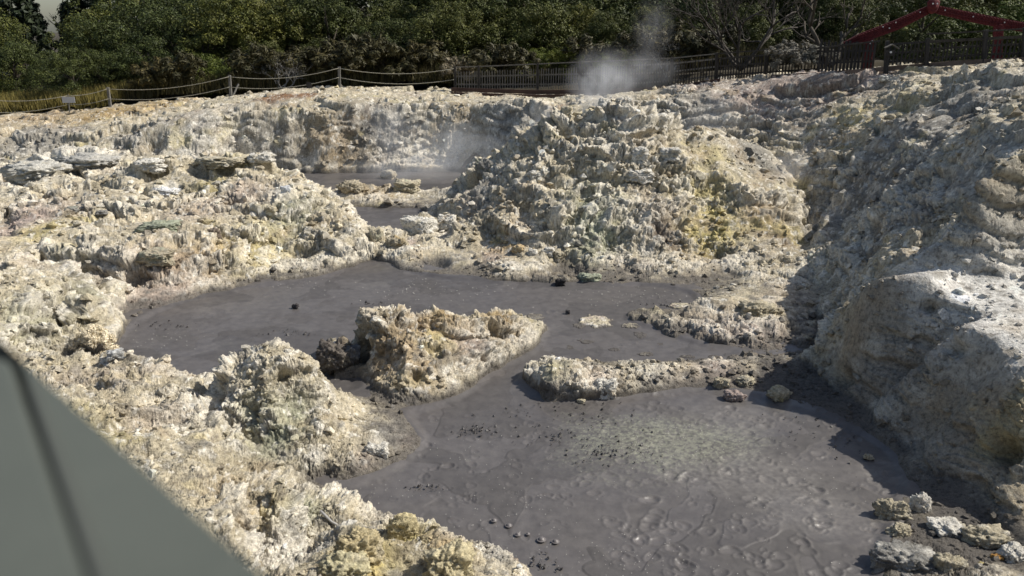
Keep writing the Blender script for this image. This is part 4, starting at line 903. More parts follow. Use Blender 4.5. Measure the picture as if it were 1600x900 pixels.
# --- paling fence: bays of palings between posts, with rails
def paling_bay(name_parent, a, b, at_, bt, mat, pale_w=.07, gap=.13, rails=(.22, .8), head=True, rail_mat=None, hshift=0.0, jag=.05, seed=1):
    rs = random.Random(seed); a, b, at_, bt = map(Vector, (a, b, at_, bt)); L = (b - a).length; n = int(L / gap); m = MB(); d = (b - a).normalized(); nrm = d.cross(Vector((0, 0, 1))).normalized()
    for i in range(n):
        t = (i + .5) / n; lo = a.lerp(b, t); hi = at_.lerp(bt, t); hgt = (hi - lo).length * (1 - hshift) - rs.uniform(0, jag)
        ln_ = rs.uniform(-.02, .02); q0 = lo + Vector((0, 0, -.02)) + nrm * .03; q1 = q0 + Vector((ln_, 0, hgt)); m.bar(q0, q1, pale_w * rs.uniform(.8, 1.15), .022)
    rebase(m.build("palings", mat, name_parent), name_parent)
    for rl in rails:
        m = MB(); m.bar(a.lerp(at_, rl) - nrm * .02, b.lerp(bt, rl) - nrm * .02, .05, .07); rebase(m.build("rail", rail_mat or mat, name_parent), name_parent)
    if head:
        m = MB(); m.bar(at_ - d * .02 - nrm * .01, bt + d * .02 - nrm * .01, .11, .05); rebase(m.build("handrail", rail_mat or mat, name_parent), name_parent)
def posts(parent, pts, wd, mat, extra=.05):
    for b, t in pts:
        m = MB(); b = Vector(b); t = Vector(t); nn = Vector((0, -.07, 0)); m.bar(b + nn - Vector((0, 0, .5)), t + nn + Vector((0, 0, extra)), wd, wd); rebase(m.build("post", mat, parent, bevel=.008), parent)
pf = empty("paling_fence", Dp(1000, 135, 39)); tag(pf, "long grey and dark paling fence with a handrail along the far rim behind the steam", "fence")
bays = [(711, 137, 105, 42.0), (748, 137.5, 104, 41.8), (840, 138, 100, 41.0), (906, 138, 97, 40.2), (982, 137, 94, 38.8), (1049, 133, 91, 37.6), (1119, 124, 84, 36.3), (1196, 119, 78, 34.6), (1290, 113, 74, 33.0)]
bp = [(Dp(px, yb, Y), Dp(px, yt, Y)) for px, yb, yt, Y in bays]
for k in range(len(bp) - 1):
    mt = M_MIDW if k < 3 else (M_DARKW if k < 6 else M_BLACKW)
    paling_bay(pf, bp[k][0], bp[k + 1][0], bp[k][1], bp[k + 1][1], mt, .05, .13, (.16, .55) if k < 4 else (.15, .5, .8), True, M_MIDW if k < 6 else M_DARKW, .16 if k < 4 else .1, .06, k)
posts(pf, bp, .11, M_DARKW)
# boards that edge the walkway below the fence
wb = empty("walkway_edging", Dp(900, 146, 39)); tag(wb, "stained brown boards edging the walkway below the paling fence", "edging")
for (y0, y1, dz, thick) in [(140, 150, 0, .05), (147, 160, 0, .05)]:
    pts = [Dp(705, y0, 41.2 - (y0 - 140) * .06), Dp(840, y0 + 4, 40.0 - (y0 - 140) * .06), Dp(960, y0 + 3, 38.4 - (y0 - 140) * .06), Dp(1052, y0 - 3, 36.9 - (y0 - 140) * .06), Dp(1125, y0 - 14, 36.0)]
    for a, b in zip(pts[:-1], pts[1:]):
        m = MB(); m.bar(a, b, .06, .20); rebase(m.build("board", M_KERB, wb, bevel=.006), wb)
# --- tall palings, gate and panels at the right
tp = empty("tall_paling_fence", Dp(1310, 110, 32)); tag(tp, "tall uneven black palings left of the red gateway post", "fence")
a0, a1 = Dp(1272, 114, 31.6), Dp(1300, 110, 31.2); 
paling_bay(tp, Dp(1276, 112, 31.2), Dp(1366, 106, 30.5), Dp(1276, 60, 31.2), Dp(1366, 63, 30.5), M_BLACKW, .085, .125, (.25, .62), False, M_BLACKW, 0, .16, 31)
m = MB(); m.bar(Dp(1272, 76, 31.05), Dp(1375, 64, 30.4), .05, .06); rebase(m.build("rail", M_DARKW, tp), tp)
g1 = empty("walkway_fence", Dp(1480, 95, 29)); tag(g1, "dark slatted walkway fence with a mossy handrail right of the gateway post", "fence")
sec = [(1385, 102, 66, 29.6), (1448, 96, 62, 29.2), (1450, 96, 53, 29.15), (1538, 90, 49, 28.6), (1600, 88, 45, 28.2), (1690, 84, 40, 27.6)]
sp_ = [(Dp(px, yb, Y), Dp(px, yt, Y)) for px, yb, yt, Y in sec]
paling_bay(g1, *[sp_[0][0], sp_[1][0], sp_[0][1], sp_[1][1]], M_BLACKW, .055, .12, (.12, .5, .9), False, M_BLACKW, .1, .05, 41)
for k in (2, 3, 4):
    paling_bay(g1, sp_[k][0], sp_[k + 1][0], sp_[k][1], sp_[k + 1][1], M_BLACKW, .055, .12, (.12, .45), True, M_DARKW, .32, .04, 42 + k)
    a, b = sp_[k], sp_[k + 1]; m = MB(); m.bar(Vector(a[0]).lerp(Vector(a[1]), .72) + Vector((0, -.06, 0)), Vector(b[0]).lerp(Vector(b[1]), .72) + Vector((0, -.06, 0)), .05, .10); rebase(m.build("rail", M_DARKW, g1), g1)
posts(g1, [sp_[0], sp_[1], sp_[3], sp_[4], sp_[5]], .13, M_BLACKW)
p = Vector(Dp(1391, 77, 29.3)); e_ = empty("lantern_box", p); tag(e_, "small pitched wooden box with a white knob on the fence right of the gateway post", "box")
m = MB(); m.box((0, 0, -.12), (.26, .1, .2)); m.build("body", M_BLACKW, e_); m = MB(); m.bar((-.2, 0, .05), (.05, 0, .17), .14, .03); m.bar((.05, 0, .17), (.3, 0, .02), .14, .03); m.build("lid", M_MIDW, e_)
m = MB(); m.tube([(0, -.06, -.10), (0, -.10, -.10)], .035, 8); m.build("knob", M_WHITE, e_)
# kerb boards at the foot of the right fences
kb = empty("path_kerb", Dp(1400, 110, 30)); tag(kb, "pale brown kerb board at the foot of the right hand fences", "kerb")
kpts = [Dp(1205, 120, 33.2), Dp(1300, 115, 31.0), Dp(1400, 106, 29.6), Dp(1500, 98, 28.8), Dp(1600, 93, 28.0), Dp(1700, 90, 27.5)]
for a, b in zip(kpts[:-1], kpts[1:]):
    m = MB(); m.bar(a, b, .08, .16); rebase(m.build("board", simple_mat("kerb_timber", (.09, .065, .05), (.17, .13, .105), 3, .85), kb), kb)
# --- the carved gateway
gw = empty("carved_gateway", Dp(1457, 100, 30)); tag(gw, "dark red carved gateway with two sloping gable boards and a carved head at the peak", "gateway")
GY_ = 31.0
def carved_board(pts_top, pts_bot, thick, name):
    """board between an upper and a lower edge, with a relief of small carved scrolls"""
    n = 70; m = MB(); 
    def along(P, t):
        f = t * (len(P) - 1); i = min(int(f), len(P) - 2); return Vector(P[i]).lerp(Vector(P[i + 1]), f - i)
    for i in range(n):
        t0, t1 = i / n, (i + 1) / n; a, b, c, d = along(pts_bot, t0), along(pts_bot, t1), along(pts_top, t1), along(pts_top, t0); o1 = Vector((0, thick, 0))
        bs = len(m.v); m.v += [tuple(v) for v in (a, b, c, d, a + o1, b + o1, c + o1, d + o1)]
        m.f += [(bs, bs + 1, bs + 2, bs + 3), (bs + 7, bs + 6, bs + 5, bs + 4), (bs + 3, bs + 2, bs + 6, bs + 7), (bs + 4, bs + 5, bs + 1, bs)]
        if i % 2 == 0:
            mid = (a + c) / 2; h_ = (d - a).length
            for q, s_ in ((.25, 1), (.5, -1), (.75, 1)):
                cpt = a.lerp(d, q) + Vector((0, -.012, 0)); ring = [cpt + Vector((math.cos(u) * .05, -.01, math.sin(u) * .05 * s_)) for u in np.linspace(0, 4.6, 6)]; m.tube(ring, .012, 4)
    return rebase(m.build(name, M_RED, gw), gw)
L_top = [Dp(1318, 66, GY_), Dp(1345, 52, GY_), Dp(1400, 31, GY_), Dp(1450, 9, GY_)]; L_bot = [Dp(1322, 73, GY_), Dp(1350, 66, GY_), Dp(1405, 46, GY_), Dp(1452, 22, GY_)]
R_top = [Dp(1464, 8, GY_), Dp(1520, 19, GY_), Dp(1580, 31, GY_), Dp(1625, 39, GY_)]; R_bot = [Dp(1462, 21, GY_), Dp(1520, 35, GY_), Dp(1580, 47, GY_), Dp(1622, 54, GY_)]
carved_board(L_top, L_bot, .06, "gable_board"); carved_board(R_top, R_bot, .06, "gable_board")
for px0, px1, yt, yb in [(1351, 1364, 60, 106), (1553, 1568, 38, 98)]:
    m = MB(); a = Vector(Dp((px0 + px1) / 2, yb, GY_ + .05)); b = Vector(Dp((px0 + px1) / 2, yt, GY_ + .05)); m.bar(a - Vector((0, 0, .6)), b, .32, .16); 
    for i in range(9):
        c = a.lerp(b, (i + .5) / 9) + Vector((0, -.09, 0)); m.tube([c + Vector((math.cos(u) * .09, 0, math.sin(u) * .07)) for u in np.linspace(0, 5.2, 8)], .018, 4)
    rebase(m.build("gate_post", M_RED, gw, bevel=.01), gw)
import bmesh
bm = bmesh.new(); bmesh.ops.create_uvsphere(bm, u_segments=28, v_segments=22, radius=.21)
for v in bm.verts:
    c = v.co; c.z *= 1.35; c.y *= .6
    c.y -= .05 * math.exp(-((c.x) / .045) ** 2 - ((c.z + .01) / .09) ** 2)                       # nose
    for sx in (-1, 1): c.y += .035 * math.exp(-((c.x - sx * .08) / .04) ** 2 - ((c.z - .06) / .035) ** 2); c.z += .0
    c.y += .05 * math.exp(-((c.x) / .09) ** 2 - ((c.z + .13) / .03) ** 2)                          # mouth
    c.x *= 1 + .25 * math.exp(-((c.z - .14) / .07) ** 2)
me = bpy.data.meshes.new("carved_head"); bm.to_mesh(me); bm.free(); me.materials.append(M_RED); me.polygons.foreach_set("use_smooth", [True] * len(me.polygons))
hd = bpy.data.objects.new("carved_head", me); COL.objects.link(hd); hd.parent = gw; hd.location = Vector(Dp(1458, 9, GY_ - .08)) - Vector(gw.location)
m = MB()
for sx in (-1, 1): m.tube([(sx * .08, -.115, .07), (sx * .08, -.145, .07)], .028, 10)
m.build("shell_eyes", M_WHITE, hd)
m = MB()
for px, py in [(1416, 17), (1438, 19), (1400, 35), (1380, 42), (1360, 68), (1363, 64), (1390, 44), (1477, 16), (1521, 26), (1570, 35), (1557, 47)]:
    a = Vector(Dp(px, py, GY_ - .04)); m.tube([a, a + Vector((0, .05, 0))], .022, 8)
rebase(m.build("shell_studs", M_WHITE, gw), gw)
# ================================================================== LOOSE ROCKS AND SMALL THINGS
def rock(name, px, py, wpx, hpx, label, cat="rock", seed=0, col=CREAM, col2=None, blocky=.5, sink=.25, yaw=0.0, sub=4, depth=.8, pos=None, z=None, base_wet=False, group=None):
    """a weathered stone sitting where the sight line meets the ground; wpx/hpx = its size in photo pixels"""
    p = hit(px, py + hpx * .35) if pos is None else Vector(pos)
    if z is not None: p = Vector(Zp(px, py + hpx * .4, z))
    dd = (p - Vector((0, 0, H))).length; w_ = wpx / F * dd / 2; h_ = hpx / F * dd / 2 * 1.08
    import bmesh
    bm = bmesh.new(); bmesh.ops.create_icosphere(bm, subdivisions=sub, radius=1.0)
    V = np.array([v.co[:] for v in bm.verts], np.float32); Fc = np.array([[v.index for v in f.verts] for f in bm.faces]); bm.free()
    x, y, zc = V[:, 0], V[:, 1], V[:, 2]; sd_ = seed * 3.1
    a = np.maximum(np.abs(x), np.maximum(np.abs(y), np.abs(zc)))[:, None]; V2 = V / a * .82; V = V * (1 - blocky) + V2 * blocky
    w_f, w_s, id_ = worley(V[:, 0] + sd_, V[:, 1], V[:, 2], 1.5, 7)
    n = fbm(V[:, 0] + sd_, V[:, 1], V[:, 2], 1.2, 4, 81 + seed % 5, .55); n2 = fbm(V[:, 0] + sd_, V[:, 1], V[:, 2], 4.5, 4, 85, .65, 2)
    w5, w5s, id5 = worley(V[:, 0] + sd_ + .3 * n, V[:, 1], V[:, 2], 3.6, 9)
    V = V * (1 + .30 * n + .38 * (id_ - .5) + .20 * n2 + .16 * (id5 - .5) - .10 * sstep(.12, 0, w5s - w5))[:, None]
    dp = w_ * depth; S = np.array([w_, dp, h_]); V = V * S
    c, s = math.cos(yaw), math.sin(yaw); V = V @ np.array([[c, s, 0], [-s, c, 0], [0, 0, 1]], np.float32)
    base = np.zeros((len(V), 3), np.float32) + np.array(col, np.float32)
    q = fbm(V[:, 0] * 3 + sd_, V[:, 1] * 3, V[:, 2] * 3, 1.4, 4, 88)
    base = base * (1 - .7 * sstep(.05, .4, q)[:, None]) + np.array(col2 or GREY, np.float32) * (.7 * sstep(.05, .4, q)[:, None])
    base = base * (1 + .35 * n2[:, None])
    if base_wet: k = sstep(-.15, -.45, V[:, 2] / h_ + .15 * q)[:, None]; base = base * (1 - k) + np.array(WET, np.float32) * k * .9
    o_ = mesh_np(name, V, Fc, M_ROCK, True, np.clip(base, .03, .8)); o_.location = p + Vector((0, 0, h_ * (1 - 2 * sink) * .75)); tag(o_, label, cat, group); return o_
R_ = [
 ("boulder",1410,872,100,50,"long dark faced block with a white top at the bottom right of the mud","boulder",GREY,WHITE,.7,.38),
 ("boulder",1480,880,50,52,"pale pitted rock immediately right of the long dark faced block","rock",CREAM,WHITE,.5,.35),
 ("boulder",1436,785,34,46,"upright white rock at the lower right shore","rock",WHITE,CREAM,.5,.3),
 ("boulder",1392,793,56,46,"grey lumpy rock left of the upright white rock","rock",CREAM,GREY,.4,.38),
 ("boulder",1405,828,40,30,"small tan rock between the long block and the upright white rock","rock",CREAM,GREY,.5,.38),
 ("boulder",1478,823,56,26,"flat white crusted rock right of the upright white rock","rock",WHITE,CREAM,.5,.4),
 ("boulder",1540,835,72,38,"pale yellowish ridge-like rock on the dark wet ground at bottom right","rock",CREAM,WHITE,.4,.4),
 ("boulder",1582,863,40,34,"rounded whitish rock at the lower right edge","rock",WHITE,CREAM,.4,.38),
 ("stone",1557,871,18,12,"small orange stone on the dark wet ground at bottom right","stone",(.50,.27,.08),TAN,.4,.2),
 ("stone",1533,882,12,9,"tiny yellow stone left of the orange one","stone",(.5,.42,.2),TAN,.4,.2),
 ("stone",1495,838,20,12,"dark stone below the flat white crusted rock","stone",DGREY,GREY,.5,.2),
 ("boulder",1217,616,32,22,"yellowish white pitted rock in the shaded mud at right","rock",CREAM,SULF,.4,.15),
 ("stone",1357,714,14,9,"pale stone lying in the shaded mud near the cliff foot","stone",CREAM,GREY,.4,.2),
 ("boulder",1127,598,26,18,"pointed boulder with a dark left face at the right end of the rock ridge","rock",CREAM,BROWN,.8,.2),
 ("boulder",1165,594,30,14,"low grey-white knob right of the pointed boulder","rock",CREAM,GREY,.4,.25),
 ("boulder",1147,617,32,16,"low pinkish clod in the mud below the rock ridge end","clod",PINK,GREY,.3,.25),
 ("boulder",1182,483,56,26,"smooth rounded boulder on the right shore","boulder",CREAM,TAN,.35,.25),
 ("boulder",1213,488,26,16,"darker rounded rock touching the right end of the smooth boulder","rock",TAN,BROWN,.35,.25),
 ("boulder",946,604,36,36,"whitish upright knob on the front of the low rock ridge","rock",WHITE,TAN,.4,.2),
 ("stone",908,626,14,7,"small pale stone in the mud before the ridge","stone",CREAM,GREY,.5,.2),
 ("boulder",524,550,58,48,"dark grey clinker rock off the left tip of the rock island","rock",(.15,.13,.11),CREAM,.4,.3),
 ("boulder",549,552,30,30,"small dark rock between the clinker rock and the island","rock",DGREY,BROWN,.4,.2),
 ("boulder",405,552,24,14,"x","x",WHITE,GREY,.7,.2),
 ("boulder",180,553,24,14,"pale square stone on the crest of the near left bank","stone",(.56,.56,.54),GREY,.8,.2),
 ("boulder",590,703,34,22,"sharp pale stone on the tip of the near bank by the mud","stone",WHITE,GREY,.8,.15),
 ("boulder",628,822,46,44,"tall yellow rock knob at the bottom of the near bank","rock",(.58,.50,.30),TAN,.5,.2),
 ("boulder",702,872,76,64,"large rounded yellow boulder at the bottom edge of the mud","boulder",(.62,.54,.34),CREAM,.3,.3),
 ("boulder",560,848,70,60,"broad pitted yellow rock left of the tall knob","rock",(.56,.47,.28),CREAM,.5,.3),
 ("boulder",540,885,70,50,"pale yellow rock at the bottom edge left of the large boulder","rock",(.60,.54,.34),CREAM,.4,.3),
 ("boulder",655,352,52,34,"big white boulder with a dark underside left of the mound foot","boulder",WHITE,CREAM,.7,.2),
 ("boulder",700,345,30,24,"white rock right of the big white boulder","rock",WHITE,TAN,.7,.2),
 ("boulder",620,378,34,24,"tan ribbed rock in the gap between the pools","rock",TAN,OCHRE,.5,.25),
 ("boulder",588,366,22,30,"pale spiky rock at the left side of the gap between the pools","rock",CREAM,GREEN,.5,.25),
 ("boulder",635,290,42,20,"tilted flat-sided rock on the bar between the far pools","rock",CREAM,GREEN,.7,.2),
 ("boulder",608,272,24,16,"upright rock at the back of the bar between the far pools","rock",CREAM,TAN,.6,.2),
 ("boulder",548,290,40,22,"rounded tan boulder at the left of the bar between the far pools","boulder",TAN,CREAM,.4,.25),
 ("boulder",757,262,30,30,"shaded grey crag on the left flank of the mound","crag",GREY,GREEN,.5,.2),
 ("boulder",840,272,34,16,"white slab high on the left half of the mound","slab",WHITE,GREY,.7,.25),
 ("boulder",1000,240,26,22,"white angular rock high on the right half of the mound","rock",WHITE,CREAM,.8,.2),
 ("boulder",1045,240,36,22,"white flat rock in the upper middle of the mound","rock",WHITE,GREY,.7,.2),
 ("boulder",1000,272,44,20,"pair of white slabs in the centre of the mound","slab",WHITE,CREAM,.7,.25),
 ("boulder",972,278,24,16,"grey-white slab left of the central slabs of the mound","slab",CREAM,GREY,.7,.25),
 ("boulder",1025,190,34,28,"white tilted block near the top of the mound","block",WHITE,CREAM,.8,.2),
 ("boulder",945,165,22,24,"white knob at the very top of the mound","rock",WHITE,CREAM,.4,.2),
 ("boulder",975,163,26,24,"second white knob right of the top of the mound","rock",WHITE,TAN,.4,.2),
 ("boulder",885,175,22,20,"pale knob on the left shoulder of the mound by the steam","rock",CREAM,WHITE,.4,.2),
 ("boulder",840,405,22,14,"x","x",WHITE,CREAM,.7,.2),
 ("boulder",858,392,18,14,"white stone halfway down the front of the mound","stone",WHITE,CREAM,.7,.2),
 ("boulder",832,394,16,12,"small white stone left of the halfway stone on the mound","stone",WHITE,CREAM,.7,.2),
 ("boulder",872,396,16,12,"small cream stone right of the halfway stone on the mound","stone",CREAM,WHITE,.7,.2),
 ("boulder",810,388,20,12,"pale ochre stone in the rusty patch at the foot of the mound","stone",(.55,.42,.24),CREAM,.7,.2),
 ("boulder",876,440,18,14,"black stone in the mud at the foot of the mound","stone",(.05,.047,.045),DGREY,.5,.2),
 ("boulder",920,433,36,16,"flat grey-green rock on the shore at the foot of the mound","rock",GREEN,GREY,.5,.25),
 ("boulder",1250,345,16,14,"flat pointed stone sticking up where the mound meets the right slope","stone",CREAM,GREY,.8,.2),
 ("boulder",1183,130,0,0,"x","x",WHITE,CREAM,.7,.2),
 ("boulder",1382,123,18,10,"white stone on the brown cut below the gateway","stone",WHITE,CREAM,.5,.2),
 ("boulder",258,298,36,12,"bright white flat slab in the middle of the left bank","slab",(.74,.74,.73),WHITE,.5,.3),
 ("boulder",350,246,76,14,"long flat cream ledge slab on the top edge of the left bank","slab",CREAM,WHITE,.6,.47),
 ("boulder",250,258,50,16,"x","x",CREAM,WHITE,.6,.3),
 ("boulder",408,242,40,14,"pale slab at the right end of the ledge on the left bank","slab",WHITE,CREAM,.6,.47),
 ("boulder",236,256,44,18,"rounded white ledge block with a black hollow under it on the left bank","block",WHITE,GREY,.5,.3),
 ("boulder",137,248,96,22,"long sloping white rock slab at the back of the left bank","slab",(.50,.48,.43),GREY,.5,.47),
 ("boulder",60,262,90,26,"wide whitish slab at the back left of the left bank","slab",(.54,.52,.46),CREAM,.4,.47),
 ("boulder",446,296,16,14,"bluish white stone near the far pool edge","stone",(.62,.63,.64),WHITE,.7,.2),
 ("boulder",424,326,18,10,"small cream stone above the sulphur patch of the left bank","stone",CREAM,SULF,.6,.2),
 ("boulder",250,350,60,18,"dark layered outcrop slab in the middle of the left bank","slab",GREEN,DGREY,.6,.47),
 ("boulder",245,398,54,20,"tan folded slab above the hollow of the left bank","slab",TAN,GREEN,.6,.3),
 ("boulder",262,409,22,10,"flat tan stone at the mouth of the hollow in the left bank","stone",TAN,CREAM,.6,.2),
 ("boulder",335,365,20,18,"brown stub of rock standing on the left bank","rock",BROWN,TAN,.6,.2),
 ("boulder",112,328,20,8,"dark flat stone at the left of the left bank","stone",GREY,GREEN,.6,.2),
 ("boulder",138,327,22,8,"dark flat stone right beside its twin on the left bank","stone",GREY,GREEN,.6,.2),
 ("boulder",160,332,16,7,"third dark flat stone of the row on the left bank","stone",GREY,DGREY,.6,.2),
 ("stone",462,478,10,8,"black clod poking out of the mud in the left arm of the pool","clod",(.06,.055,.055),DGREY,.4,.2),
 ("stone",887,487,8,7,"black clod in the mud right of the island tip","clod",(.06,.055,.055),DGREY,.4,.2),
 ("boulder",770,480,0,0,"x","x",TAN,OCHRE,.4,.3),
]
for i, (nm, px, py, w_, h_, lab, cat, c1, c2, bl, sk) in enumerate(R_):
    if lab == "x": continue
    if px > 1380 and py > 780: w_ *= .84; h_ *= .80
    if c1 in (TAN, OCHRE): c1 = (.44, .385, .28)
    rock(nm, px, py, w_, h_, lab, cat, i + 1, c1, c2, bl, sk, rnd.uniform(-.5, .5), 4 if w_ < 26 else 5, rnd.uniform(.6, .9), base_wet=(py > 590 and px > 1150) or (500 < px < 560 and 530 < py < 560))
# pale crust flakes standing in the mud
def flake(px, py, wpx, hpx, seed, label):
    p = Vector(Zp(px, py, 0)); dd = (p - Vector((0, 0, H))).length; w_ = wpx / F * dd / 2; d_ = hpx / F * dd / 2 / math.sin(dep(py)); n = 64
    g = np.linspace(-1.25, 1.25, n); X, Y = np.meshgrid(g, g); X = X.astype(np.float32); Y = Y.astype(np.float32); O = np.zeros_like(X) + seed
    rr_ = np.sqrt(X ** 2 + Y ** 2) + .55 * fbm(X, Y, O, 2.0, 4, 90 + seed, .6); inside = sstep(1.0, .7, rr_)
    hgt = inside * (.05 + .06 * fbm(X * w_ * 3, Y * d_ * 3, O, 2.5, 4, 92, .6, 1)) * min(1, w_ * 1.6) - .03
    P_ = np.stack([X * w_, Y * d_, hgt], -1); col = lerp(np.zeros(X.shape + (3,), np.float32) + np.array(CREAM, np.float32), WHITE, sstep(0, .3, fbm(X * w_, Y * d_, O, 5, 3, 93))); col = lerp(col, PINK, .5 * sstep(0, .3, fbm(X, Y, O, 2, 3, 94))); col = lerp(col, WET, sstep(.02, -.01, hgt))
    o_ = grid_mesh("crust_flake", P_, (inside > .02)[:-1, :-1], M_ROCK, col); o_.location = (p.x, p.y, .0); tag(o_, label, "crust flake", "pale crust flakes in the mud")
for i, q in enumerate([(930, 502, 56, 22, "broadest pale crust flake in the mud right of the rock island"), (905, 508, 26, 8, "thin crust flake joined to the left of the broadest one"), (1000, 490, 30, 10, "crust flake off the left tip of the crust bank"), (1065, 478, 44, 10, "dark edged crust flake behind the crust bank"), (1000, 522, 22, 12, "narrow slanting crust flake below the crust bank tip"),
    (890, 541, 14, 8, "small white crust flake in the mud north of the rock ridge"), (917, 533, 24, 7, "white crust flake above the middle of the rock ridge"), (905, 529, 12, 4, "sliver of crust just above the white crust flake"), (860, 551, 14, 7, "small white crust flake off the lower tip of the rock island"), (850, 530, 14, 6, "faint grey crust flake beside the right tip of the rock island"), (1032, 536, 14, 5, "tiny crust flake below the left end of the crust bank"),
    (1115, 556, 20, 6, "crust flake in the small mud bay above the ridge"), (955, 566, 26, 7, "dark crust flake against the back of the rock ridge"), (835, 494, 30, 14, "dark and white crust flake forming the right tip of the island"), (1170, 575, 22, 8, "muddy crust flake at the right of the ridge"), (960, 545, 22, 6, "dark thin crust flake in the mud bay behind the ridge"), (1010, 552, 30, 7, "grey thin crust flake in the middle of the mud bay"), (1075, 556, 26, 6, "wide thin crust flake near the end of the mud bay"), (985, 508, 34, 9, "pale crust flake touching the left edge of the crust bank"), (948, 692, 14, 10, "yellowish crumb of crust in the middle of the big mud pool")]):
    flake(q[0], q[1], q[2], q[3], i, q[4])
# black clods where mud has spattered
def clods(name, spots, label):
    rs = np.random.RandomState(4); V = []; Fq = []; b = 0
    for px, py, rx, ry, n in spots:
        for _ in range(n):
            p = np.array(Zp(px + rs.randn() * rx, py + rs.randn() * ry, 0)); s = (.006 + .020 * rs.rand() ** 2) * (1.3 if py < 560 else 1); v = rs.randn(6, 3) * .3 + np.array([[1, 0, 0], [-1, 0, 0], [0, 1, 0], [0, -1, 0], [0, 0, .8], [0, 0, -.5]])
            V.append(v * s + p); Fq.append(np.array([[0, 2, 4], [2, 1, 4], [1, 3, 4], [3, 0, 4], [2, 0, 5], [1, 2, 5], [3, 1, 5], [0, 3, 5]]) + b); b += 6
    o_ = mesh_np(name, np.concatenate(V), np.concatenate(Fq), simple_mat("black_mud", (.045, .041, .039), (.085, .078, .074), 30, .5), False); tag(o_, label, kind="stuff")
clods("mud_clods", [(940, 705, 20, 7, 60), (740, 672, 16, 5, 90), (880, 690, 20, 12, 50), (665, 762, 14, 4, 30), (850, 880, 14, 8, 30), (985, 690, 30, 20, 40), (455, 520, 22, 3, 35), (585, 474, 20, 2, 20), (1040, 475, 30, 3, 50), (260, 507, 24, 4, 30), (900, 640, 40, 8, 30), (1250, 640, 50, 25, 80), (1330, 680, 40, 20, 60), (1500, 850, 60, 25, 150), (1250, 590, 40, 12, 120), (870, 655, 70, 18, 80), (1200, 560, 40, 8, 90)], "black spattered clods of mud")
# pale specks of froth on the mud
def specks():
    rs = np.random.RandomState(14); V = []; Fq = []; b = 0; t = np.array([[0, 1, 2], [0, 2, 3], [0, 3, 4], [0, 4, 5], [0, 5, 1]])
    for px, py, rx, ry, n, s0 in [(680, 455, 60, 10, 90, .014), (1000, 462, 70, 9, 90, .013), (560, 590, 30, 8, 25, .008), (560, 765, 60, 18, 60, .007), (790, 800, 60, 40, 110, .007), (900, 860, 60, 20, 60, .006), (1180, 760, 120, 50, 130, .006), (260, 530, 40, 8, 50, .010), (460, 445, 40, 6, 40, .014), (1050, 690, 60, 20, 300, .006), (1030, 880, 90, 15, 60, .006), (700, 690, 60, 20, 50, .007)]:
        for _ in range(n):
            x_, y_ = px + rs.randn() * rx, py + rs.randn() * ry; p = np.array(Zp(x_, y_, 0))
            if samp(MUDB, np.array([p[0]]), np.array([p[1]]))[0] < .8: continue
            s = s0 * (.35 + .75 * rs.rand()); a = np.arange(5) * 1.2566; ring = np.stack([np.cos(a), np.sin(a), 0 * a], 1) * s
            V.append(np.concatenate([[[0, 0, s * .9]], ring]) + p + [0, 0, .004]); Fq.append(t + b); b += 6
    o_ = mesh_np("froth_specks", np.concatenate(V), np.concatenate(Fq), simple_mat("froth", (.45, .43, .38), (.60, .58, .52), 30, .5), True); tag(o_, "tiny pale froth specks floating on the mud", kind="stuff")
specks()
# domed mud bubbles by the near lip
def bubble(px, py, rpx, label):
    p = Vector(Zp(px, py, 0)); dd = (p - Vector((0, 0, H))).length; r = rpx / F * dd; V = []; n = 18; prof = [(1.35, 0), (1.12, .10), (1.0, .05), (.93, .22), (.75, .45), (.45, .62), (.15, .68)]
    m = MB()
    for q, z_ in prof:
        for k in range(n): m.v.append((math.cos(6.2832 * k / n) * q * r, math.sin(6.2832 * k / n) * q * r, z_ * r))
    for i in range(len(prof) - 1):
        for k in range(n): m.f.append((i * n + k, i * n + (k + 1) % n, (i + 1) * n + (k + 1) % n, (i + 1) * n + k))
    m.f.append(tuple((len(prof) - 1) * n + k for k in range(n)))
    o_ = m.build("mud_bubble", M_BUB, None, True); o_.location = (p.x, p.y, .002); tag(o_, label, "mud bubble", "glossy bubbles on the mud lip")
M_BUB = simple_mat("wet_mud_bubble", (.13, .115, .11), (.17, .155, .145), 20, .38, spec=.5)
for i, (px, py, r_) in enumerate([(772, 813, 5), (795, 821, 5.5), (809, 835, 5), (846, 843, 7), (868, 846, 6), (825, 834, 3.5)]):
    bubble(px, py, r_ * .75, ["first", "second", "third", "fifth", "last", "fourth, smallest"][i] + " glossy mud bubble counted along the curved row from the left")
# bleached twiggy balls of bush in the hollow at the left
def thorn_ball(px, py, wpx, hpx, seed, mat, label, n=60, per=110):
    p = Vector(Zp(px, py + hpx * .45, .04)); dd = (p - Vector((0, 0, H))).length; w_ = wpx / F * dd / 2; h_ = hpx / F * dd * .95; rs = random.Random(seed); bl = []
    for _ in range(n):
        a = rs.uniform(0, 6.28); el = rs.uniform(0, 1) ** .8 * 1.5; q = rs.uniform(.55, .9); bl.append((math.cos(a) * math.cos(el) * w_ * q, math.sin(a) * math.cos(el) * w_ * .8 * q, math.sin(el) * h_ * q, rs.uniform(.05, .09)))
    e_ = empty("dead_shrub", p); clumpy("twigs", mat, bl, per, .012, seed, e_, .5, 2.6, .3)
    m = MB()
    for _ in range(14):
        a = rs.uniform(0, 6.28); q = Vector((math.cos(a) * w_ * .6, math.sin(a) * w_ * .5, h_ * rs.uniform(.3, .75))); m.tube([(0, 0, -.05), q * .5 + Vector((0, 0, .03)), q], [.014, .010, .005], 5)
    m.build("stems", M_PALE, e_, True); tag(e_, label, "dead shrub")
thorn_ball(148, 530, 66, 46, 1, LM["dead"], "round bleached white shrub at the mud edge in the left hollow", 110, 90)
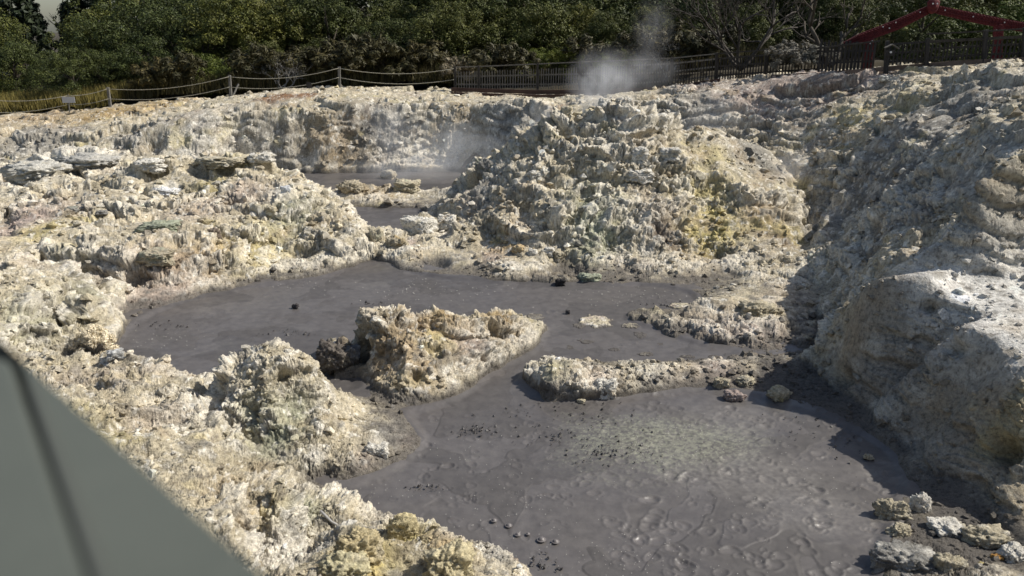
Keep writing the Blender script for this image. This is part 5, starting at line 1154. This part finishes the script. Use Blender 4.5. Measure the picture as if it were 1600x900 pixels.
thorn_ball(118, 505, 50, 44, 2, LM["grey"], "darker grey shrub half hidden behind the round bleached one", 60, 100)
# sticks
for i, (a, b, r_, lab) in enumerate([(Zp(500, 790, .55), Zp(535, 815, .45), .018, "straight bleached stick lying on the lower bank by the mud")]):
    a, b = Vector(a), Vector(b); h0 = hz(a.x, a.y) + .06; h1 = hz(b.x, b.y) + .06; m = MB(); m.tube([(0, 0, 0), tuple((b - a) * .5 + Vector((0, 0, (h1 - h0) / 2 + .01))), (b.x - a.x, b.y - a.y, h1 - h0)], [r_, r_ * .9, r_ * .7], 7); o_ = m.build("stick", M_PALE, None, True); o_.location = (a.x, a.y, h0); tag(o_, lab, "stick")

# ================================================================== THE NEAR HANDRAIL
M_RAIL = simple_mat("painted_rail", (.064, .071, .060), (.082, .090, .076), 3, .6, .1, 30)
M_GROOVE = simple_mat("groove_shade", (.058, .063, .055), (.07, .075, .065), 3, .8)  # darker tone painted in for the shade of the groove
hr = empty("handrail", (-.35, .55, 5.5)); tag(hr, "smooth grey-green handrail boards crossing the lower left corner close up", "handrail")
def cam_pt(px, py, k):
    u = (px - 800) / F; v = (py - 450) / F
    return Vector((u * k, (CP - v * SP) * k, H + (-SP - v * CP) * k))
def plank(c, thick, name, mat, bev=.012):
    c = [Vector(q) for q in c]; n = (c[1] - c[0]).cross(c[3] - c[0]).normalized()
    if n.z > 0: n = -n
    m = MB(); m.v = [tuple(q) for q in c] + [tuple(q + n * thick) for q in c]; m.f = [(0, 1, 2, 3), (7, 6, 5, 4), (0, 4, 5, 1), (1, 5, 6, 2), (2, 6, 7, 3), (3, 7, 4, 0)]
    o_ = m.build(name, mat, hr, False, bev); o_.modifiers[0].segments = 4; return rebase(o_, hr)
# all corners lie in one tilted plane through three sight points
A_, B_, C_ = cam_pt(-60, 490, .80), cam_pt(430, 918, .50), cam_pt(60, 918, .46); nrm_ = (B_ - A_).cross(C_ - A_).normalized()
def on_plane(px, py):
    d = cam_pt(px, py, 1) - Vector((0, 0, H)); t = (A_ - Vector((0, 0, H))).dot(nrm_) / d.dot(nrm_); return Vector((0, 0, H)) + d * t
plank([on_plane(-90, 452), on_plane(527, 1001), on_plane(205, 1001), on_plane(30, 560)], .035, "rail_board", M_RAIL, .014)
plank([on_plane(20, 560), on_plane(190, 1001), on_plane(-500, 1001), on_plane(-500, 430), on_plane(-120, 430)][:4], .035, "rail_board", M_RAIL, .010)
q = [on_plane(56, 600), on_plane(213, 1001), on_plane(176, 1001), on_plane(40, 600)]; plank([v + nrm_ * (-.003 if nrm_.z < 0 else .003) for v in q], .02, "joint_strip", M_GROOVE, .002)  # strip lies proud of the boards, its colour standing for groove shade

# ================================================================== STEAM
def steam_mat(name, dens, scale, thr, soft, col=(.92, .93, .95)):
    m = bpy.data.materials.new(name); m.use_nodes = True; t = m.node_tree; t.nodes.clear(); out = t.nodes.new("ShaderNodeOutputMaterial")
    pv = t.nodes.new("ShaderNodeVolumePrincipled"); pv.inputs["Color"].default_value = (*col, 1); pv.inputs["Anisotropy"].default_value = .1
    co = t.nodes.new("ShaderNodeTexCoord").outputs["Object"]; n = tex(t, scale, 4, .6, .6, coord=co)
    ln_ = t.nodes.new("ShaderNodeVectorMath"); ln_.operation = 'LENGTH'; t.links.new(co, ln_.inputs[0])
    fall = N(t, "ShaderNodeMapRange"); t.links.new(ln_.outputs["Value"], fall.inputs[0]); fall.inputs[1].default_value = 1.0; fall.inputs[2].default_value = .15; fall.interpolation_type = 'SMOOTHSTEP'
    nr_ = N(t, "ShaderNodeMapRange"); t.links.new(n.outputs[0], nr_.inputs[0]); nr_.inputs[1].default_value = thr; nr_.inputs[2].default_value = thr + soft
    mu = N(t, "ShaderNodeMath", operation='MULTIPLY'); t.links.new(fall.outputs[0], mu.inputs[0]); t.links.new(nr_.outputs[0], mu.inputs[1])
    m2 = N(t, "ShaderNodeMath", operation='MULTIPLY'); t.links.new(mu.outputs[0], m2.inputs[0]); m2.inputs[1].default_value = dens
    t.links.new(m2.outputs[0], pv.inputs["Density"]); t.links.new(pv.outputs[0], out.inputs["Volume"]); return m
def puff(loc, size, dens, label, scale=2.2, thr=.38, soft=.25, rot=0):
    import bmesh
    bm = bmesh.new(); bmesh.ops.create_icosphere(bm, subdivisions=3, radius=1.0); me = bpy.data.meshes.new("steam"); bm.to_mesh(me); bm.free()
    me.materials.append(steam_mat("steam", dens, scale, thr, soft)); o_ = bpy.data.objects.new("steam", me); COL.objects.link(o_); o_.location = loc; o_.scale = size; o_.rotation_euler = (0, rot, 0); tag(o_, label, kind="stuff"); return o_
puff(Dp(938, 135, 31.5), (1.6, 1.2, 1.7), .95, "dense white steam plume rising behind the mound")
puff(Dp(990, 112, 33), (2.2, 1.4, 1.2), .35, "thin upper veil of the steam plume drifting right")
puff(Dp(700, 235, 32.0), (3.0, 1.4, 1.6), .5, "thin steam over the far pool against the crater wall")
puff(Dp(640, 262, 31), (3.2, 1.6, .8), .40, "low mist over the far pool")
puff(Dp(610, 205, 34), (1.4, 1.0, 1.6), .4, "wisp of steam climbing the crater wall")
puff(Dp(1120, 180, 29.5), (2.2, 1.2, 1.0), .16, "faint steam in the shaded hollow right of the mound")
puff(Dp(1230, 265, 24.6), (.8, .8, .9), .6, "small steam wisp in the gully right of the mound")
puff(Dp(850, 200, 31.0), (1.0, .9, 1.3), .8, "steam streaming from the notch left of the mound top")
puff(Dp(1020, 45, 38), (1.2, 1.0, 1.8), .22, "faint steam drifting up before the wood")
puff(Dp(480, 745, 9.9), (.45, .4, .35), .35, "faint steam in the small inlet of the near bank")
puff(Dp(700, 415, 20.0), (2.4, .7, .5), .18, "low mist at the foot of the mound")
